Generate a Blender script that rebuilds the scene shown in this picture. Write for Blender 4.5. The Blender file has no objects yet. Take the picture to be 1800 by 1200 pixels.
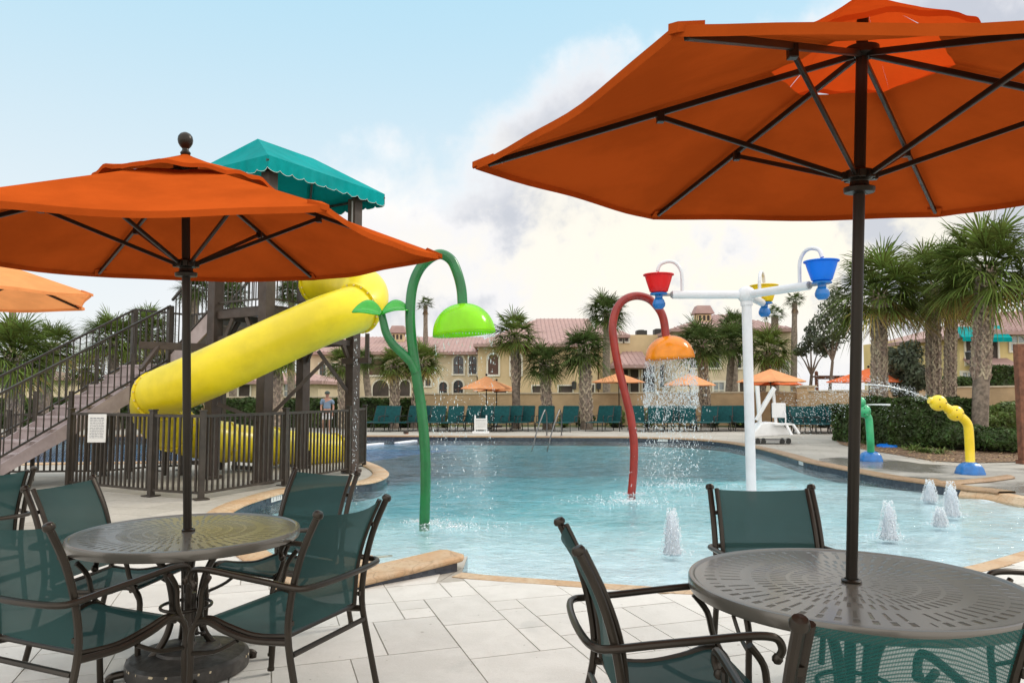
import bpy, bmesh, math, random
from mathutils import Vector, Matrix, noise
from mathutils.geometry import tessellate_polygon
R = math.radians
sc = bpy.context.scene
C = sc.collection
rnd = random.Random(7)

# ------------------------------------------------------------------ camera
F, CX, CY, HZ, H = 1300.0, 900.0, 600.0, 690.0, 1.45
TH = math.atan((HZ - CY) / F)
cam = bpy.data.cameras.new("camera"); cam.lens = F * 36 / 1800; cam.sensor_width = 36
cam.clip_end = 3000; cam.clip_start = 0.05
camo = bpy.data.objects.new("camera", cam); C.objects.link(camo)
camo.location = (0, 0, H); camo.rotation_euler = (R(90) + TH, 0, 0)
sc.camera = camo
sc.view_settings.view_transform = 'Standard'
sc.view_settings.look = 'None'
sc.view_settings.exposure = 0.0
sc.view_settings.gamma = 1

# ------------------------------------------------------------------ sky and sun
SUN_AZ, SUN_EL = R(68), R(38)          # azimuth measured from +Y towards +X
w = bpy.data.worlds.new("World"); sc.world = w; w.use_nodes = True
nt = w.node_tree; nt.nodes.clear()
class N:
    """small node helper"""
    def __init__(s, nt): s.nt = nt
    def n(s, t, **k):
        x = s.nt.nodes.new(t)
        for a, v in k.items(): setattr(x, a, v)
        return x
    def l(s, a, b): s.nt.links.new(a, b)
    def setin(s, node, i, v):
        if v is None: return
        if isinstance(v, bpy.types.NodeSocket): s.l(v, node.inputs[i])
        else:
            try: node.inputs[i].default_value = v
            except Exception: node.inputs[i].default_value = (*v, 1)
    def m(s, op, a, b=None, c=None, clamp=False):
        x = s.n('ShaderNodeMath', operation=op); x.use_clamp = clamp
        s.setin(x, 0, a); s.setin(x, 1, b); s.setin(x, 2, c)
        return x.outputs[0]
    def vm(s, op, a, b=None):
        x = s.n('ShaderNodeVectorMath', operation=op); s.setin(x, 0, a); s.setin(x, 1, b)
        return x.outputs[0]
    def mix(s, f, a, b, mode='MIX'):
        x = s.n('ShaderNodeMix', data_type='RGBA', blend_type=mode)
        s.setin(x, 0, f)
        for i, v in ((6, a), (7, b)):
            if isinstance(v, bpy.types.NodeSocket): s.l(v, x.inputs[i])
            else: x.inputs[i].default_value = (*v, 1) if len(v) == 3 else v
        return x.outputs[2]
    def noise(s, vec, scale, detail=4, rough=.55, dist=0, out=0):
        x = s.n('ShaderNodeTexNoise'); s.setin(x, 'Vector', vec)
        x.inputs['Scale'].default_value = scale; x.inputs['Detail'].default_value = detail
        x.inputs['Roughness'].default_value = rough; x.inputs['Distortion'].default_value = dist
        return x.outputs[out]
    def smooth(s, v, lo, hi, a=0., b=1.):
        x = s.n('ShaderNodeMapRange', interpolation_type='SMOOTHSTEP')
        s.setin(x, 0, v); s.setin(x, 1, lo); s.setin(x, 2, hi); s.setin(x, 3, a); s.setin(x, 4, b)
        return x.outputs[0]
g = N(nt)
tc = g.n('ShaderNodeTexCoord').outputs['Generated']
sep = g.n('ShaderNodeSeparateXYZ'); g.l(tc, sep.inputs[0])
X_, Y_, Z_ = sep.outputs
az = g.m('ARCTAN2', X_, Y_)
el = g.m('ARCSINE', Z_)
nish = g.n('ShaderNodeTexSky', sky_type='NISHITA')
nish.sun_disc = False; nish.sun_elevation = SUN_EL; nish.sun_rotation = SUN_AZ
nish.air_density = 1.0; nish.dust_density = 1.5; nish.ozone_density = 1.0
nsky = g.vm('SCALE', nish.outputs[0]); nt.nodes[-1].inputs['Scale'].default_value = 0.10
# clear part: very pale cyan, whiter towards the horizon
clear = g.mix(g.smooth(el, 0.0, 0.62), (0.97, 0.99, 1.0), (0.50, 0.82, 1.0))
clear = g.mix(0.10, clear, nsky)

# clouds
n1 = g.noise(tc, 3.1, 7, .55, .1)
n2 = g.noise(g.vm('ADD', tc, (5.1, 2.2, 7.7)), 2.6, 5, .5, .25)
n3 = g.noise(g.vm('ADD', tc, (1.7, 9.2, 3.3)), 9.0, 6, .6, .1)
edge = g.m('MULTIPLY_ADD', az, 0.33, 0.385)
edge = g.m('ADD', edge, g.m('MULTIPLY', g.m('SUBTRACT', n1, .5), .42))
edge = g.m('ADD', edge, g.m('MULTIPLY', g.m('SUBTRACT', n3, .5), .10))
dlt = g.m('SUBTRACT', edge, el)                        # >0 inside cloud
cmask = g.smooth(dlt, -0.01, 0.06)
left = g.smooth(az, -0.52, -0.22)                      # clouds thin out on the left
cmask = g.m('MULTIPLY', cmask, left)
cloud = g.mix(g.smooth(g.m('ADD', g.m('MULTIPLY', n2, .65), g.m('MULTIPLY', n3, .35)), .47, .55), (0.60, 0.635, 0.715), (0.95, 0.945, 0.965))
rim = g.smooth(dlt, 0.10, 0.02)
cloud = g.mix(g.m('MULTIPLY', rim, .8), cloud, (1.05, 1.05, 1.06))
# warm light in the low right part of the clouds
wx = g.m('MULTIPLY', g.m('SUBTRACT', az, 0.30), 1.6); wy = g.m('MULTIPLY', g.m('SUBTRACT', el, 0.17), 4.2)
wd = g.m('SQRT', g.m('ADD', g.m('MULTIPLY', wx, wx), g.m('MULTIPLY', wy, wy)))
warm = g.m('MULTIPLY', g.smooth(wd, 1.15, 0.15), g.smooth(n3, .38, .56, .12, 1.0))
cloud = g.mix(warm, cloud, (1.05, 1.0, 0.87))
low = g.smooth(el, 0.13, 0.02)
cloud = g.mix(g.m('MULTIPLY', low, .75), cloud, (1.0, 0.99, 0.99))
sky = g.mix(cmask, clear, cloud)
sky = g.mix(g.smooth(Y_, 0.25, -0.45), sky, (1.72, 1.66, 1.58))      # unseen sky behind the camera, brightened to light the ground
sky = g.mix(g.smooth(el, 0.62, 1.0), sky, (1.75, 1.74, 1.72))         # sky above the frame, also brightened to light the ground
bg = g.n('ShaderNodeBackground'); g.l(sky, bg.inputs[0]); bg.inputs[1].default_value = 1.0
wo = g.n('ShaderNodeOutputWorld'); g.l(bg.outputs[0], wo.inputs[0])

sl = bpy.data.lights.new("sun", 'SUN'); sl.energy = 1.7; sl.angle = R(12); sl.color = (1, .93, .82)
so = bpy.data.objects.new("sun", sl); C.objects.link(so)
sd = Vector((math.sin(SUN_AZ) * math.cos(SUN_EL), math.cos(SUN_AZ) * math.cos(SUN_EL), math.sin(SUN_EL)))
so.rotation_euler = sd.to_track_quat('Z', 'Y').to_euler(); so.location = (20, -10, 30)

# ------------------------------------------------------------------ helpers
def ray(px, py):
    u = (CY - py) / F
    return Vector(((px - CX) / F, math.cos(TH) - math.sin(TH) * u, math.sin(TH) + math.cos(TH) * u))
def V(px, py, Y):
    d = ray(px, py); return Vector((0, 0, H)) + d * (Y / d.y)
def G(px, py, z=0.0):
    d = ray(px, py); return Vector((0, 0, H)) + d * ((z - H) / d.z)
def S(r, g_, b):
    f = lambda c: ((c / 255 + .055) / 1.055) ** 2.4 if c > 10 else c / 255 / 12.92
    return (f(r), f(g_), f(b))

class B:
    def __init__(s): s.bm = bmesh.new()
    def face(s, pts, mi=0):
        try:
            f = s.bm.faces.new([s.bm.verts.new(p) for p in pts]); f.material_index = mi; return f
        except ValueError: return None
    def box(s, c, d, rz=0, mi=0, M=None, taper=1.0):
        hx, hy, hz = d[0] / 2, d[1] / 2, d[2] / 2
        m = Matrix.Translation(c) @ (M if M is not None else Matrix.Rotation(rz, 4, 'Z'))
        vs = []
        for z in (-hz, hz):
            t = taper if z > 0 else 1
            for x, y in ((-hx, -hy), (hx, -hy), (hx, hy), (-hx, hy)):
                vs.append(s.bm.verts.new(m @ Vector((x * t, y * t, z))))
        for q in ((3, 2, 1, 0), (4, 5, 6, 7), (0, 1, 5, 4), (1, 2, 6, 5), (2, 3, 7, 6), (3, 0, 4, 7)):
            s.bm.faces.new([vs[i] for i in q]).material_index = mi
        return s
    def beam(s, a, b, w_, h_, mi=0):
        a, b = Vector(a), Vector(b); d = b - a; L = d.length
        if L < 1e-6: return s
        y = d / L; up = Vector((0, 0, 1))
        if abs(y.z) > .999: up = Vector((0, 1, 0))
        x = y.cross(up).normalized(); z = x.cross(y)
        M = Matrix((x, y, z)).transposed().to_4x4()
        return s.box((a + b) / 2, (w_, L, h_), M=M, mi=mi)
    def tube(s, pts, r, n=10, caps=True, closed=False, mi=0, flat=1.0):
        pts = [Vector(p) for p in pts]; k = len(pts)
        rs = r if isinstance(r, (list, tuple)) else [r] * k
        T = []
        for i in range(k):
            if closed: t = pts[(i + 1) % k] - pts[i - 1]
            else: t = pts[min(i + 1, k - 1)] - pts[max(i - 1, 0)]
            T.append(t.normalized())
        up = Vector((0, 0, 1)) if abs(T[0].z) < .9 else Vector((0, 1, 0))
        nx = T[0].cross(up).normalized(); rings = []
        for i in range(k):
            nx = (nx - T[i] * nx.dot(T[i]))
            if nx.length < 1e-6: nx = T[i].orthogonal()
            nx.normalize(); ny = T[i].cross(nx)
            rings.append([s.bm.verts.new(pts[i] + (nx * math.cos(a) + ny * math.sin(a) * flat) * rs[i])
                          for a in (2 * math.pi * j / n for j in range(n))])
        m = k if closed else k - 1
        for i in range(m):
            A, Bq = rings[i], rings[(i + 1) % k]
            for j in range(n):
                s.bm.faces.new((A[j], A[(j + 1) % n], Bq[(j + 1) % n], Bq[j])).material_index = mi
        if caps and not closed:
            for rg in (rings[0][::-1], rings[-1]):
                try: s.bm.faces.new(rg).material_index = mi
                except ValueError: pass
        return s
    def lathe(s, prof, c=(0, 0, 0), n=20, M=None, mi=0, close=False, wob=None):
        c = Vector(c); rings = []
        for r_, z in prof:
            rg = []
            for j in range(n):
                a = 2 * math.pi * j / n; rr = r_ * (wob(a, z) if wob else 1)
                p = Vector((rr * math.cos(a), rr * math.sin(a), z))
                if M is not None: p = M @ p
                rg.append(s.bm.verts.new(c + p))
            rings.append(rg)
        for A, Bq in zip(rings, rings[1:]):
            for j in range(n):
                s.bm.faces.new((A[j], A[(j + 1) % n], Bq[(j + 1) % n], Bq[j])).material_index = mi
        if prof[0][0] > 1e-4: s.bm.faces.new(rings[0][::-1]).material_index = mi if True else 0
        if prof[-1][0] > 1e-4 and not close: s.bm.faces.new(rings[-1]).material_index = mi
        return s
    def ball(s, c, r, n=16, sz=1.0, mi=0):
        k = n // 2
        return s.lathe([(max(r * math.sin(math.pi * i / k), 1e-5), -r * sz * math.cos(math.pi * i / k)) for i in range(k + 1)], c, n, mi=mi)
    def prism(s, poly, z0, z1, mi=0):
        lo = [s.bm.verts.new((p[0], p[1], z0)) for p in poly]; hi = [s.bm.verts.new((p[0], p[1], z1)) for p in poly]
        n = len(poly)
        s.bm.faces.new(lo[::-1]).material_index = mi; s.bm.faces.new(hi).material_index = mi
        for i in range(n): s.bm.faces.new((lo[i], lo[(i + 1) % n], hi[(i + 1) % n], hi[i])).material_index = mi
        return s
    def strip(s, A, Bq, mi=0):
        va = [s.bm.verts.new(p) for p in A]; vb = [s.bm.verts.new(p) for p in Bq]
        for i in range(len(A) - 1):
            try: s.bm.faces.new((va[i], va[i + 1], vb[i + 1], vb[i])).material_index = mi
            except ValueError: pass
        return s

def mesh(name, b, mats, sharp=35, smooth=True, bevel=0, weld=False, norm=True):
    bm = b.bm
    if weld: bmesh.ops.remove_doubles(bm, verts=bm.verts, dist=1e-4)
    bmesh.ops.remove_doubles(bm, verts=bm.verts, dist=2e-6)
    if norm: bmesh.ops.recalc_face_normals(bm, faces=bm.faces)
    me = bpy.data.meshes.new(name); bm.to_mesh(me); bm.free()
    for m_ in (mats if isinstance(mats, (list, tuple)) else [mats]): me.materials.append(m_)
    if smooth:
        me.polygons.foreach_set('use_smooth', [True] * len(me.polygons)); me.set_sharp_from_angle(angle=R(sharp))
    return me
def obj(name, b, mats, parent=None, world=True, **k):
    """link the collected geometry as ONE mesh object; world=True: coordinates are world ones"""
    sub = k.pop('sub', 0); bev = k.pop('bev', 0); thick = k.pop('thick', 0)
    me = mesh(name, b, mats, **k) if isinstance(b, B) else b
    o = bpy.data.objects.new(name, me); C.objects.link(o)
    if parent is not None:
        o.parent = parent
        if world:
            bpt = Vector((0, 0, 0)); q = parent
            while q is not None: bpt += q.location; q = q.parent
            me.transform(Matrix.Translation(-bpt))
    if bev:
        m_ = o.modifiers.new("bevel", 'BEVEL'); m_.width = bev; m_.segments = 2; m_.limit_method = 'ANGLE'; m_.angle_limit = R(40)
    if thick:
        m_ = o.modifiers.new("solid", 'SOLIDIFY'); m_.thickness = thick; m_.offset = 0
    if sub:
        m_ = o.modifiers.new("sub", 'SUBSURF'); m_.levels = sub; m_.render_levels = sub
    return o
def tag(o, label=None, cat=None, group=None, kind=None):
    if label: o['label'] = label
    if cat: o['category'] = cat
    if group: o['group'] = group
    if kind: o['kind'] = kind
    return o
def thing(name, label, cat, loc=(0, 0, 0), rz=0, group=None):
    o = bpy.data.objects.new(name, None); C.objects.link(o); o.empty_display_size = .1
    o.location = loc; o.rotation_euler = (0, 0, rz)
    return tag(o, label, cat, group)
def kids(o): return [c for c in bpy.data.objects if c.parent == o]
def dup(o, loc, rz=0, label=None, group=None, scale=None, parent=None):
    c = o.copy(); C.objects.link(c)
    if parent is None:
        c.location = loc; c.rotation_euler = (0, 0, rz)
        if label: c['label'] = label
        if group: c['group'] = group
        if scale is not None: c.scale = (scale,) * 3 if not isinstance(scale, (tuple, list)) else scale
    else: c.parent = parent
    for ch in kids(o): dup(ch, None, parent=c)
    return c
def cat(pts, k=8, closed=False):
    """Catmull-Rom through points (any dimension vectors)"""
    P = [Vector(p) for p in pts]; n = len(P); out = []
    rng = range(n) if closed else range(n - 1)
    for i in rng:
        if closed: a, b, c, d = P[i - 1], P[i], P[(i + 1) % n], P[(i + 2) % n]
        else: a, b, c, d = P[max(i - 1, 0)], P[i], P[i + 1], P[min(i + 2, n - 1)]
        for j in range(k):
            t = j / k
            out.append(.5 * ((2 * b) + (c - a) * t + (2 * a - 5 * b + 4 * c - d) * t * t + (3 * b - a - 3 * c + d) * t ** 3))
    if not closed: out.append(P[-1])
    return out

# ------------------------------------------------------------------ materials
def mat(name, col, rough=.6, metal=0, var=.0, vscale=6, col2=None, bump=0, bscale=40, spec=.5, coat=0, island=0, sub=0, em=None, stretch=None):
    m_ = bpy.data.materials.new(name); m_.use_nodes = True; t = m_.node_tree; q = N(t)
    p = t.nodes['Principled BSDF']
    p.inputs['Roughness'].default_value = rough; p.inputs['Metallic'].default_value = metal
    p.inputs['Specular IOR Level'].default_value = spec
    if coat: p.inputs['Coat Weight'].default_value = coat; p.inputs['Coat Roughness'].default_value = .12
    tcx = q.n('ShaderNodeTexCoord').outputs['Object']
    if stretch:
        mp = q.n('ShaderNodeMapping'); q.l(tcx, mp.inputs[0]); mp.inputs['Scale'].default_value = stretch; tcx = mp.outputs[0]
    c = (*col, 1)
    if var or col2:
        nz = q.noise(tcx, vscale, 6, .62)
        c2 = col2 if col2 else tuple(x * (1 - var) for x in col)
        c1 = col if col2 else tuple(min(1, x * (1 + var)) for x in col)
        c = q.mix(q.smooth(nz, .35, .66), c1, c2)
    if island:
        gi = q.n('ShaderNodeNewGeometry').outputs['Random Per Island']
        hv = q.n('ShaderNodeHueSaturation')
        q.setin(hv, 'Value', q.m('MULTIPLY_ADD', gi, island * 2, 1 - island))
        q.setin(hv, 'Hue', q.m('MULTIPLY_ADD', gi, .05, .475))
        if isinstance(c, tuple): hv.inputs['Color'].default_value = c
        else: q.l(c, hv.inputs['Color'])
        c = hv.outputs[0]
    if isinstance(c, tuple): p.inputs['Base Color'].default_value = c
    else: q.l(c, p.inputs['Base Color'])
    if bump:
        bn = q.n('ShaderNodeBump'); bn.inputs['Strength'].default_value = bump; bn.inputs['Distance'].default_value = .02
        q.l(q.noise(tcx, bscale, 5, .6), bn.inputs['Height']); q.l(bn.outputs[0], p.inputs['Normal'])
        rr = q.smooth(q.noise(tcx, bscale * .3, 4), .3, .7, max(rough - .12, .03), min(rough + .12, 1)); q.l(rr, p.inputs['Roughness'])
    if sub:
        tr = q.n('ShaderNodeBsdfTranslucent')
        if isinstance(c, tuple): tr.inputs[0].default_value = c
        else: q.l(c, tr.inputs[0])
        mx = q.n('ShaderNodeMixShader'); mx.inputs[0].default_value = sub
        q.l(p.outputs[0], mx.inputs[1]); q.l(tr.outputs[0], mx.inputs[2])
        q.l(mx.outputs[0], t.nodes['Material Output'].inputs[0])
    return m_
M = {}
M['bronze'] = mat('bronze_metal', (.022, .017, .012), .36, .5, .12, 5)
M['bronze_lt'] = mat('bronze_metal_worn', (.030, .023, .016), .33, .5, .14, 5)
M['fence'] = mat('fence_paint', (.042, .033, .025), .5, .1, .2, 8, bump=.04)
M['post'] = mat('tower_post_paint', (.050, .034, .026), .6, 0, .2, 4, bump=.06, bscale=20)
M['canvas'] = mat('canvas_orange', (.41, .068, .010), .9, 0, .13, 1.6, bump=.30, bscale=5, sub=.07, spec=.0)
M['canvas_v'] = mat('canvas_orange_thin', (.56, .065, .008), .9, 0, .08, 2, bump=.10, bscale=6, sub=.5, spec=.0)
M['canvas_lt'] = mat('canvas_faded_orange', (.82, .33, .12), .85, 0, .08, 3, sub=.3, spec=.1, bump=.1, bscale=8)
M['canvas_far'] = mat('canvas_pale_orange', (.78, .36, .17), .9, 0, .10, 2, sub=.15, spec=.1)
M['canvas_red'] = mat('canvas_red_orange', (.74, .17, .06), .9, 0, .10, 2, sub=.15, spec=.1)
M['teal_canvas'] = mat('canvas_teal', (.0, .25, .25), .8, 0, .10, 2, sub=.03, spec=.1, bump=.1, bscale=6)
M['white_trim'] = mat('white_trim', (.75, .75, .72), .7)
M['yellow'] = mat('slide_yellow', (.70, .555, .001), .42, 0, .12, 1.2, coat=.10, bump=.03, bscale=3)
M['yellow_p'] = mat('spray_yellow', (.82, .60, .01), .3, 0, .08, 4, coat=.4)
M['bolt'] = mat('flange_bolts', (.62, .52, .30), .6, 0, .3, 30)
M['green_p'] = mat('spray_green', (.004, .135, .032), .30, 0, .15, 5, coat=.2)
M['green_c'] = mat('cannon_green', (.03, .38, .16), .35, 0, .12, 6, coat=.3)
M['red_p'] = mat('spray_dark_red', (.27, .016, .009), .30, 0, .14, 6, coat=.2)
M['white_p'] = mat('white_powder_coat', (.64, .65, .68), .35, 0, .04, 4, coat=.2)
M['blue_p'] = mat('spray_blue', (.0, .13, .42), .3, 0, .15, 8, coat=.3)
M['red_b'] = mat('bucket_red', (.75, .008, .012), .35, sub=.2)
M['blue_b'] = mat('bucket_blue', (.0, .22, .85), .35, sub=.3)
M['yel_b'] = mat('bucket_yellow', (.85, .60, .0), .35, sub=.2)
M['stucco'] = mat('stucco_cream', (.60, .46, .27), .9, 0, .08, .5, bump=.2, bscale=6)
M['stucco2'] = mat('stucco_pale', (.62, .52, .36), .9, 0, .12, .7, bump=.2, bscale=6)
M['stucco_y'] = mat('stucco_yellow', (.66, .52, .24), .9, 0, .08, .5, bump=.2, bscale=6)
M['wall'] = mat('garden_wall_stucco', (.50, .36, .21), .9, 0, .14, .9, bump=.2, bscale=8)
M['walltop'] = mat('garden_wall_cap', (.60, .52, .38), .85, 0, .1, 2)
M['roof'] = mat('roof_tile', (.32, .13, .12), .8, 0, .22, 1.2, bump=.3, bscale=4)
M['dark_glass'] = mat('window_glass_dark', (.03, .035, .04), .1, 0, .2, 3, spec=.6)
M['shutter'] = mat('shutter_brown', (.10, .045, .03), .6, 0, .1, 3)
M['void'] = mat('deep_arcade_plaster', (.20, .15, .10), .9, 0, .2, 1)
M['teal_f'] = mat('lounger_teal_fabric', (.006, .060, .064), .8, 0, .2, 12, spec=.2)
M['dark_m'] = mat('dark_frame', (.03, .03, .028), .5, .3)
M['trunk'] = mat('palm_trunk', (.20, .16, .125), .95, 0, .35, 9, bump=.6, bscale=25)
M['boot'] = mat('palm_boots', (.36, .29, .22), .9, 0, .3, 14, bump=.4, bscale=30, island=.25)
M['bark'] = mat('tree_bark', (.17, .13, .10), .95, 0, .35, 9, bump=.6, bscale=20)
M['frond'] = mat('palm_frond', (.105, .140, .030), .7, 0, .3, 2, island=.5, sub=.3, spec=.12)
M['frond_y'] = mat('palm_frond_yellowed', (.26, .19, .05), .7, 0, .3, 2, island=.3, sub=.2)
M['frond_d'] = mat('palm_frond_dead', (.20, .12, .065), .9, 0, .3, 3, island=.3)
M['frond_g'] = mat('palm_frond_dark', (.070, .100, .028), .7, 0, .3, 2, island=.45, sub=.3, spec=.12)
M['frond_b'] = mat('palm_frond_greygreen', (.075, .115, .060), .5, 0, .3, 2, island=.4, sub=.3, spec=.35)
M['leaf'] = mat('hedge_leaf', (.040, .072, .012), .65, 0, .3, 2, island=.45, sub=.25)
M['leaf_l'] = mat('shrub_leaf', (.12, .17, .035), .6, 0, .3, 2, island=.45, sub=.25)
M['leaf_o'] = mat('olive_leaf', (.085, .105, .060), .6, 0, .3, 2, island=.4, sub=.25)
M['core'] = mat('hedge_twigs', (.018, .026, .010), .95)
M['mulch'] = mat('mulch_leaf_litter', (.17, .105, .06), .95, 0, .5, 12, bump=1, bscale=60)
M['litter'] = mat('fallen_leaves', (.32, .20, .11), .9, island=.5)
M['stair'] = mat('stair_paint', (.37, .305, .30), .75, 0, .12, 3, bump=.05)
M['riser'] = mat('stair_riser', (.13, .12, .13), .75, 0, .12, 3)
M['white_pl'] = mat('white_plastic', (.78, .78, .78), .4, 0, .05, 4)
M['skin'] = mat('skin', (.42, .22, .15), .6, sub=.05)
M['shirt'] = mat('grey_blue_shirt', (.16, .22, .29), .85, bump=.2)
M['shorts'] = mat('white_shorts', (.7, .7, .7), .85)
M['cap_f'] = mat('dark_green_cap', (.05, .07, .06), .8)
M['hair'] = mat('dark_hair', (.03, .02, .015), .7)
M['sign'] = mat('sign_white', (.72, .72, .70), .45, 0, .04, 10)
M['ink'] = mat('sign_ink', (.25, .26, .28), .6)
M['rust'] = mat('rusty_brown_paint', (.16, .06, .03), .7, 0, .3, 6, bump=.2)
M['steel'] = mat('dull_steel', (.12, .12, .12), .4, .6)
M['grey'] = mat('grey_metal', (.3, .3, .3), .5, .3)
M['lamp'] = mat('lantern_black', (.03, .03, .03), .5)
M['cushion'] = mat('worn_base_paint', (.05, .045, .04), .5, .2, .3, 12, bump=.1)

def water_drop():
    m_ = bpy.data.materials.new('falling_water'); m_.use_nodes = True; t = m_.node_tree; q = N(t); t.nodes.remove(t.nodes['Principled BSDF'])
    d = q.n('ShaderNodeBsdfDiffuse'); d.inputs[0].default_value = (.85, .90, .93, 1)
    gl = q.n('ShaderNodeBsdfGlossy'); gl.inputs['Roughness'].default_value = .1; gl.inputs[0].default_value = (1, 1, 1, 1)
    tr = q.n('ShaderNodeBsdfTransparent'); tl = q.n('ShaderNodeBsdfTranslucent'); tl.inputs[0].default_value = (.9, .94, .96, 1)
    a = q.n('ShaderNodeMixShader'); a.inputs[0].default_value = .5; q.l(d.outputs[0], a.inputs[1]); q.l(tl.outputs[0], a.inputs[2])
    b = q.n('ShaderNodeMixShader'); b.inputs[0].default_value = .25; q.l(a.outputs[0], b.inputs[1]); q.l(gl.outputs[0], b.inputs[2])
    c = q.n('ShaderNodeMixShader'); c.inputs[0].default_value = .3; q.l(b.outputs[0], c.inputs[1]); q.l(tr.outputs[0], c.inputs[2])
    q.l(c.outputs[0], t.nodes['Material Output'].inputs[0]); return m_
M['drop'] = water_drop()

def sling(name, col, alpha, wv, line=.0):
    """woven sling: fine threads with open gaps"""
    m_ = bpy.data.materials.new(name); m_.use_nodes = True; t = m_.node_tree; q = N(t); p = t.nodes['Principled BSDF']
    p.inputs['Roughness'].default_value = .65; p.inputs['Specular IOR Level'].default_value = .3
    tcx = q.n('ShaderNodeTexCoord').outputs['Object']
    p.inputs['Base Color'].default_value = (*col, 1)
    nz = q.noise(tcx, 5, 4); q.l(q.mix(nz, tuple(x * .75 for x in col), tuple(x * 1.3 for x in col)), p.inputs['Base Color'])
    s_ = q.n('ShaderNodeSeparateXYZ'); q.l(tcx, s_.inputs[0])
    yz = q.m('ADD', s_.outputs[1], q.m('MULTIPLY', s_.outputs[2], 1.0))
    hz = q.m('ABSOLUTE', q.m('SINE', q.m('MULTIPLY', yz, wv)))
    hx = q.m('ABSOLUTE', q.m('SINE', q.m('MULTIPLY', s_.outputs[0], wv * .8)))
    gap = q.m('MULTIPLY', q.smooth(hz, .30, .9, 1 - line, 1), q.smooth(hx, .30, .9, 1 - line * .5, 1))
    fac = q.m('MULTIPLY', gap, alpha)
    tl = q.n('ShaderNodeBsdfTranslucent'); tl.inputs[0].default_value = (*[x * 1.2 for x in col], 1)
    a = q.n('ShaderNodeMixShader'); a.inputs[0].default_value = .3; q.l(p.outputs[0], a.inputs[1]); q.l(tl.outputs[0], a.inputs[2])
    tr = q.n('ShaderNodeBsdfTransparent')
    mx = q.n('ShaderNodeMixShader'); q.l(fac, mx.inputs[0]); q.l(a.outputs[0], mx.inputs[1]); q.l(tr.outputs[0], mx.inputs[2])
    q.l(mx.outputs[0], t.nodes['Material Output'].inputs[0]); return m_
M['sling'] = sling('sling_teal', (.020, .064, .062), .05, 900)
M['sling_t'] = sling('sling_teal_open', (.010, .088, .080), .32, 640, .75)
# ================================================================== POOL, DECK, WATER
WL = -0.10                                              # water level
def gp(l, z=0): return [Vector((G(x, y, z).x, G(x, y, z).y)) for x, y in l]
near = [Vector(p) for p in gp([(812, 1006), (860, 1011), (930, 1016), (1000, 1021), (1100, 1028), (1200, 1034), (1330, 1038), (1480, 1030), (1600, 1013), (1711, 993), (1800, 968)])]
off_r = [Vector(p) for p in ((5.6, 7.35), (6.6, 8.1), (7.25, 9.0), (7.3, 9.7))]
right = gp([(1800, 876), (1745, 866), (1690, 860), (1650, 853), (1570, 842), (1500, 829), (1420, 813), (1380, 801), (1325, 787), (1265, 777), (1200, 772)])
far = gp([(1100, 769.5), (900, 768.5), (640, 767), (400, 767), (150, 767)]) + [Vector((-24, 24.4)), Vector((-24, 15.6))]
back_left = gp([(-60, 817), (150, 814), (320, 812), (450, 806), (540, 803), (600, 805), (640, 811)])
island = gp([(668, 822), (681, 833), (668, 844), (636, 851), (560, 856), (500, 866), (455, 879), (418, 893), (398, 912), (430, 945), (480, 980), (540, 1010), (610, 1030)])
curb_in = gp([(700, 1006), (760, 992), (822, 977)])
NB = cat(near, 6)
loop = NB[:-1] + cat([near[-1]] + off_r + [right[0]], 5)[:-1] + cat(right, 5) + far + back_left[:-1] + cat([back_left[-1]] + island, 5) + curb_in
loop = [Vector((p.x, p.y)) for p in loop]
NBv = [Vector((p.x, p.y)) for p in NB] + [Vector((p.x, p.y)) for p in cat([near[-1]] + off_r + [right[0]] + right[1:3], 4)]
def inside(p, poly):
    c = False; n = len(poly)
    for i in range(n):
        a, b = poly[i], poly[i - 1]
        if (a.y > p.y) != (b.y > p.y) and p.x < (b.x - a.x) * (p.y - a.y) / (b.y - a.y) + a.x: c = not c
    return c
def seg_near(p, poly, closed=True):
    best = (1e9, None, None)
    n = len(poly)
    for i in range(n if closed else n - 1):
        a, b = poly[i], poly[(i + 1) % n]; d = b - a; L = d.length_squared
        t = max(0, min(1, (p - a).dot(d) / L)) if L > 0 else 0
        q = a + d * t; dd = (p - q).length
        if dd < best[0]: best = (dd, q, d)
    return best
def sgn_area(poly): return sum(a.x * b.y - b.x * a.y for a, b in zip(poly, poly[1:] + poly[:1])) / 2
CCW = sgn_area(loop) > 0

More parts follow.
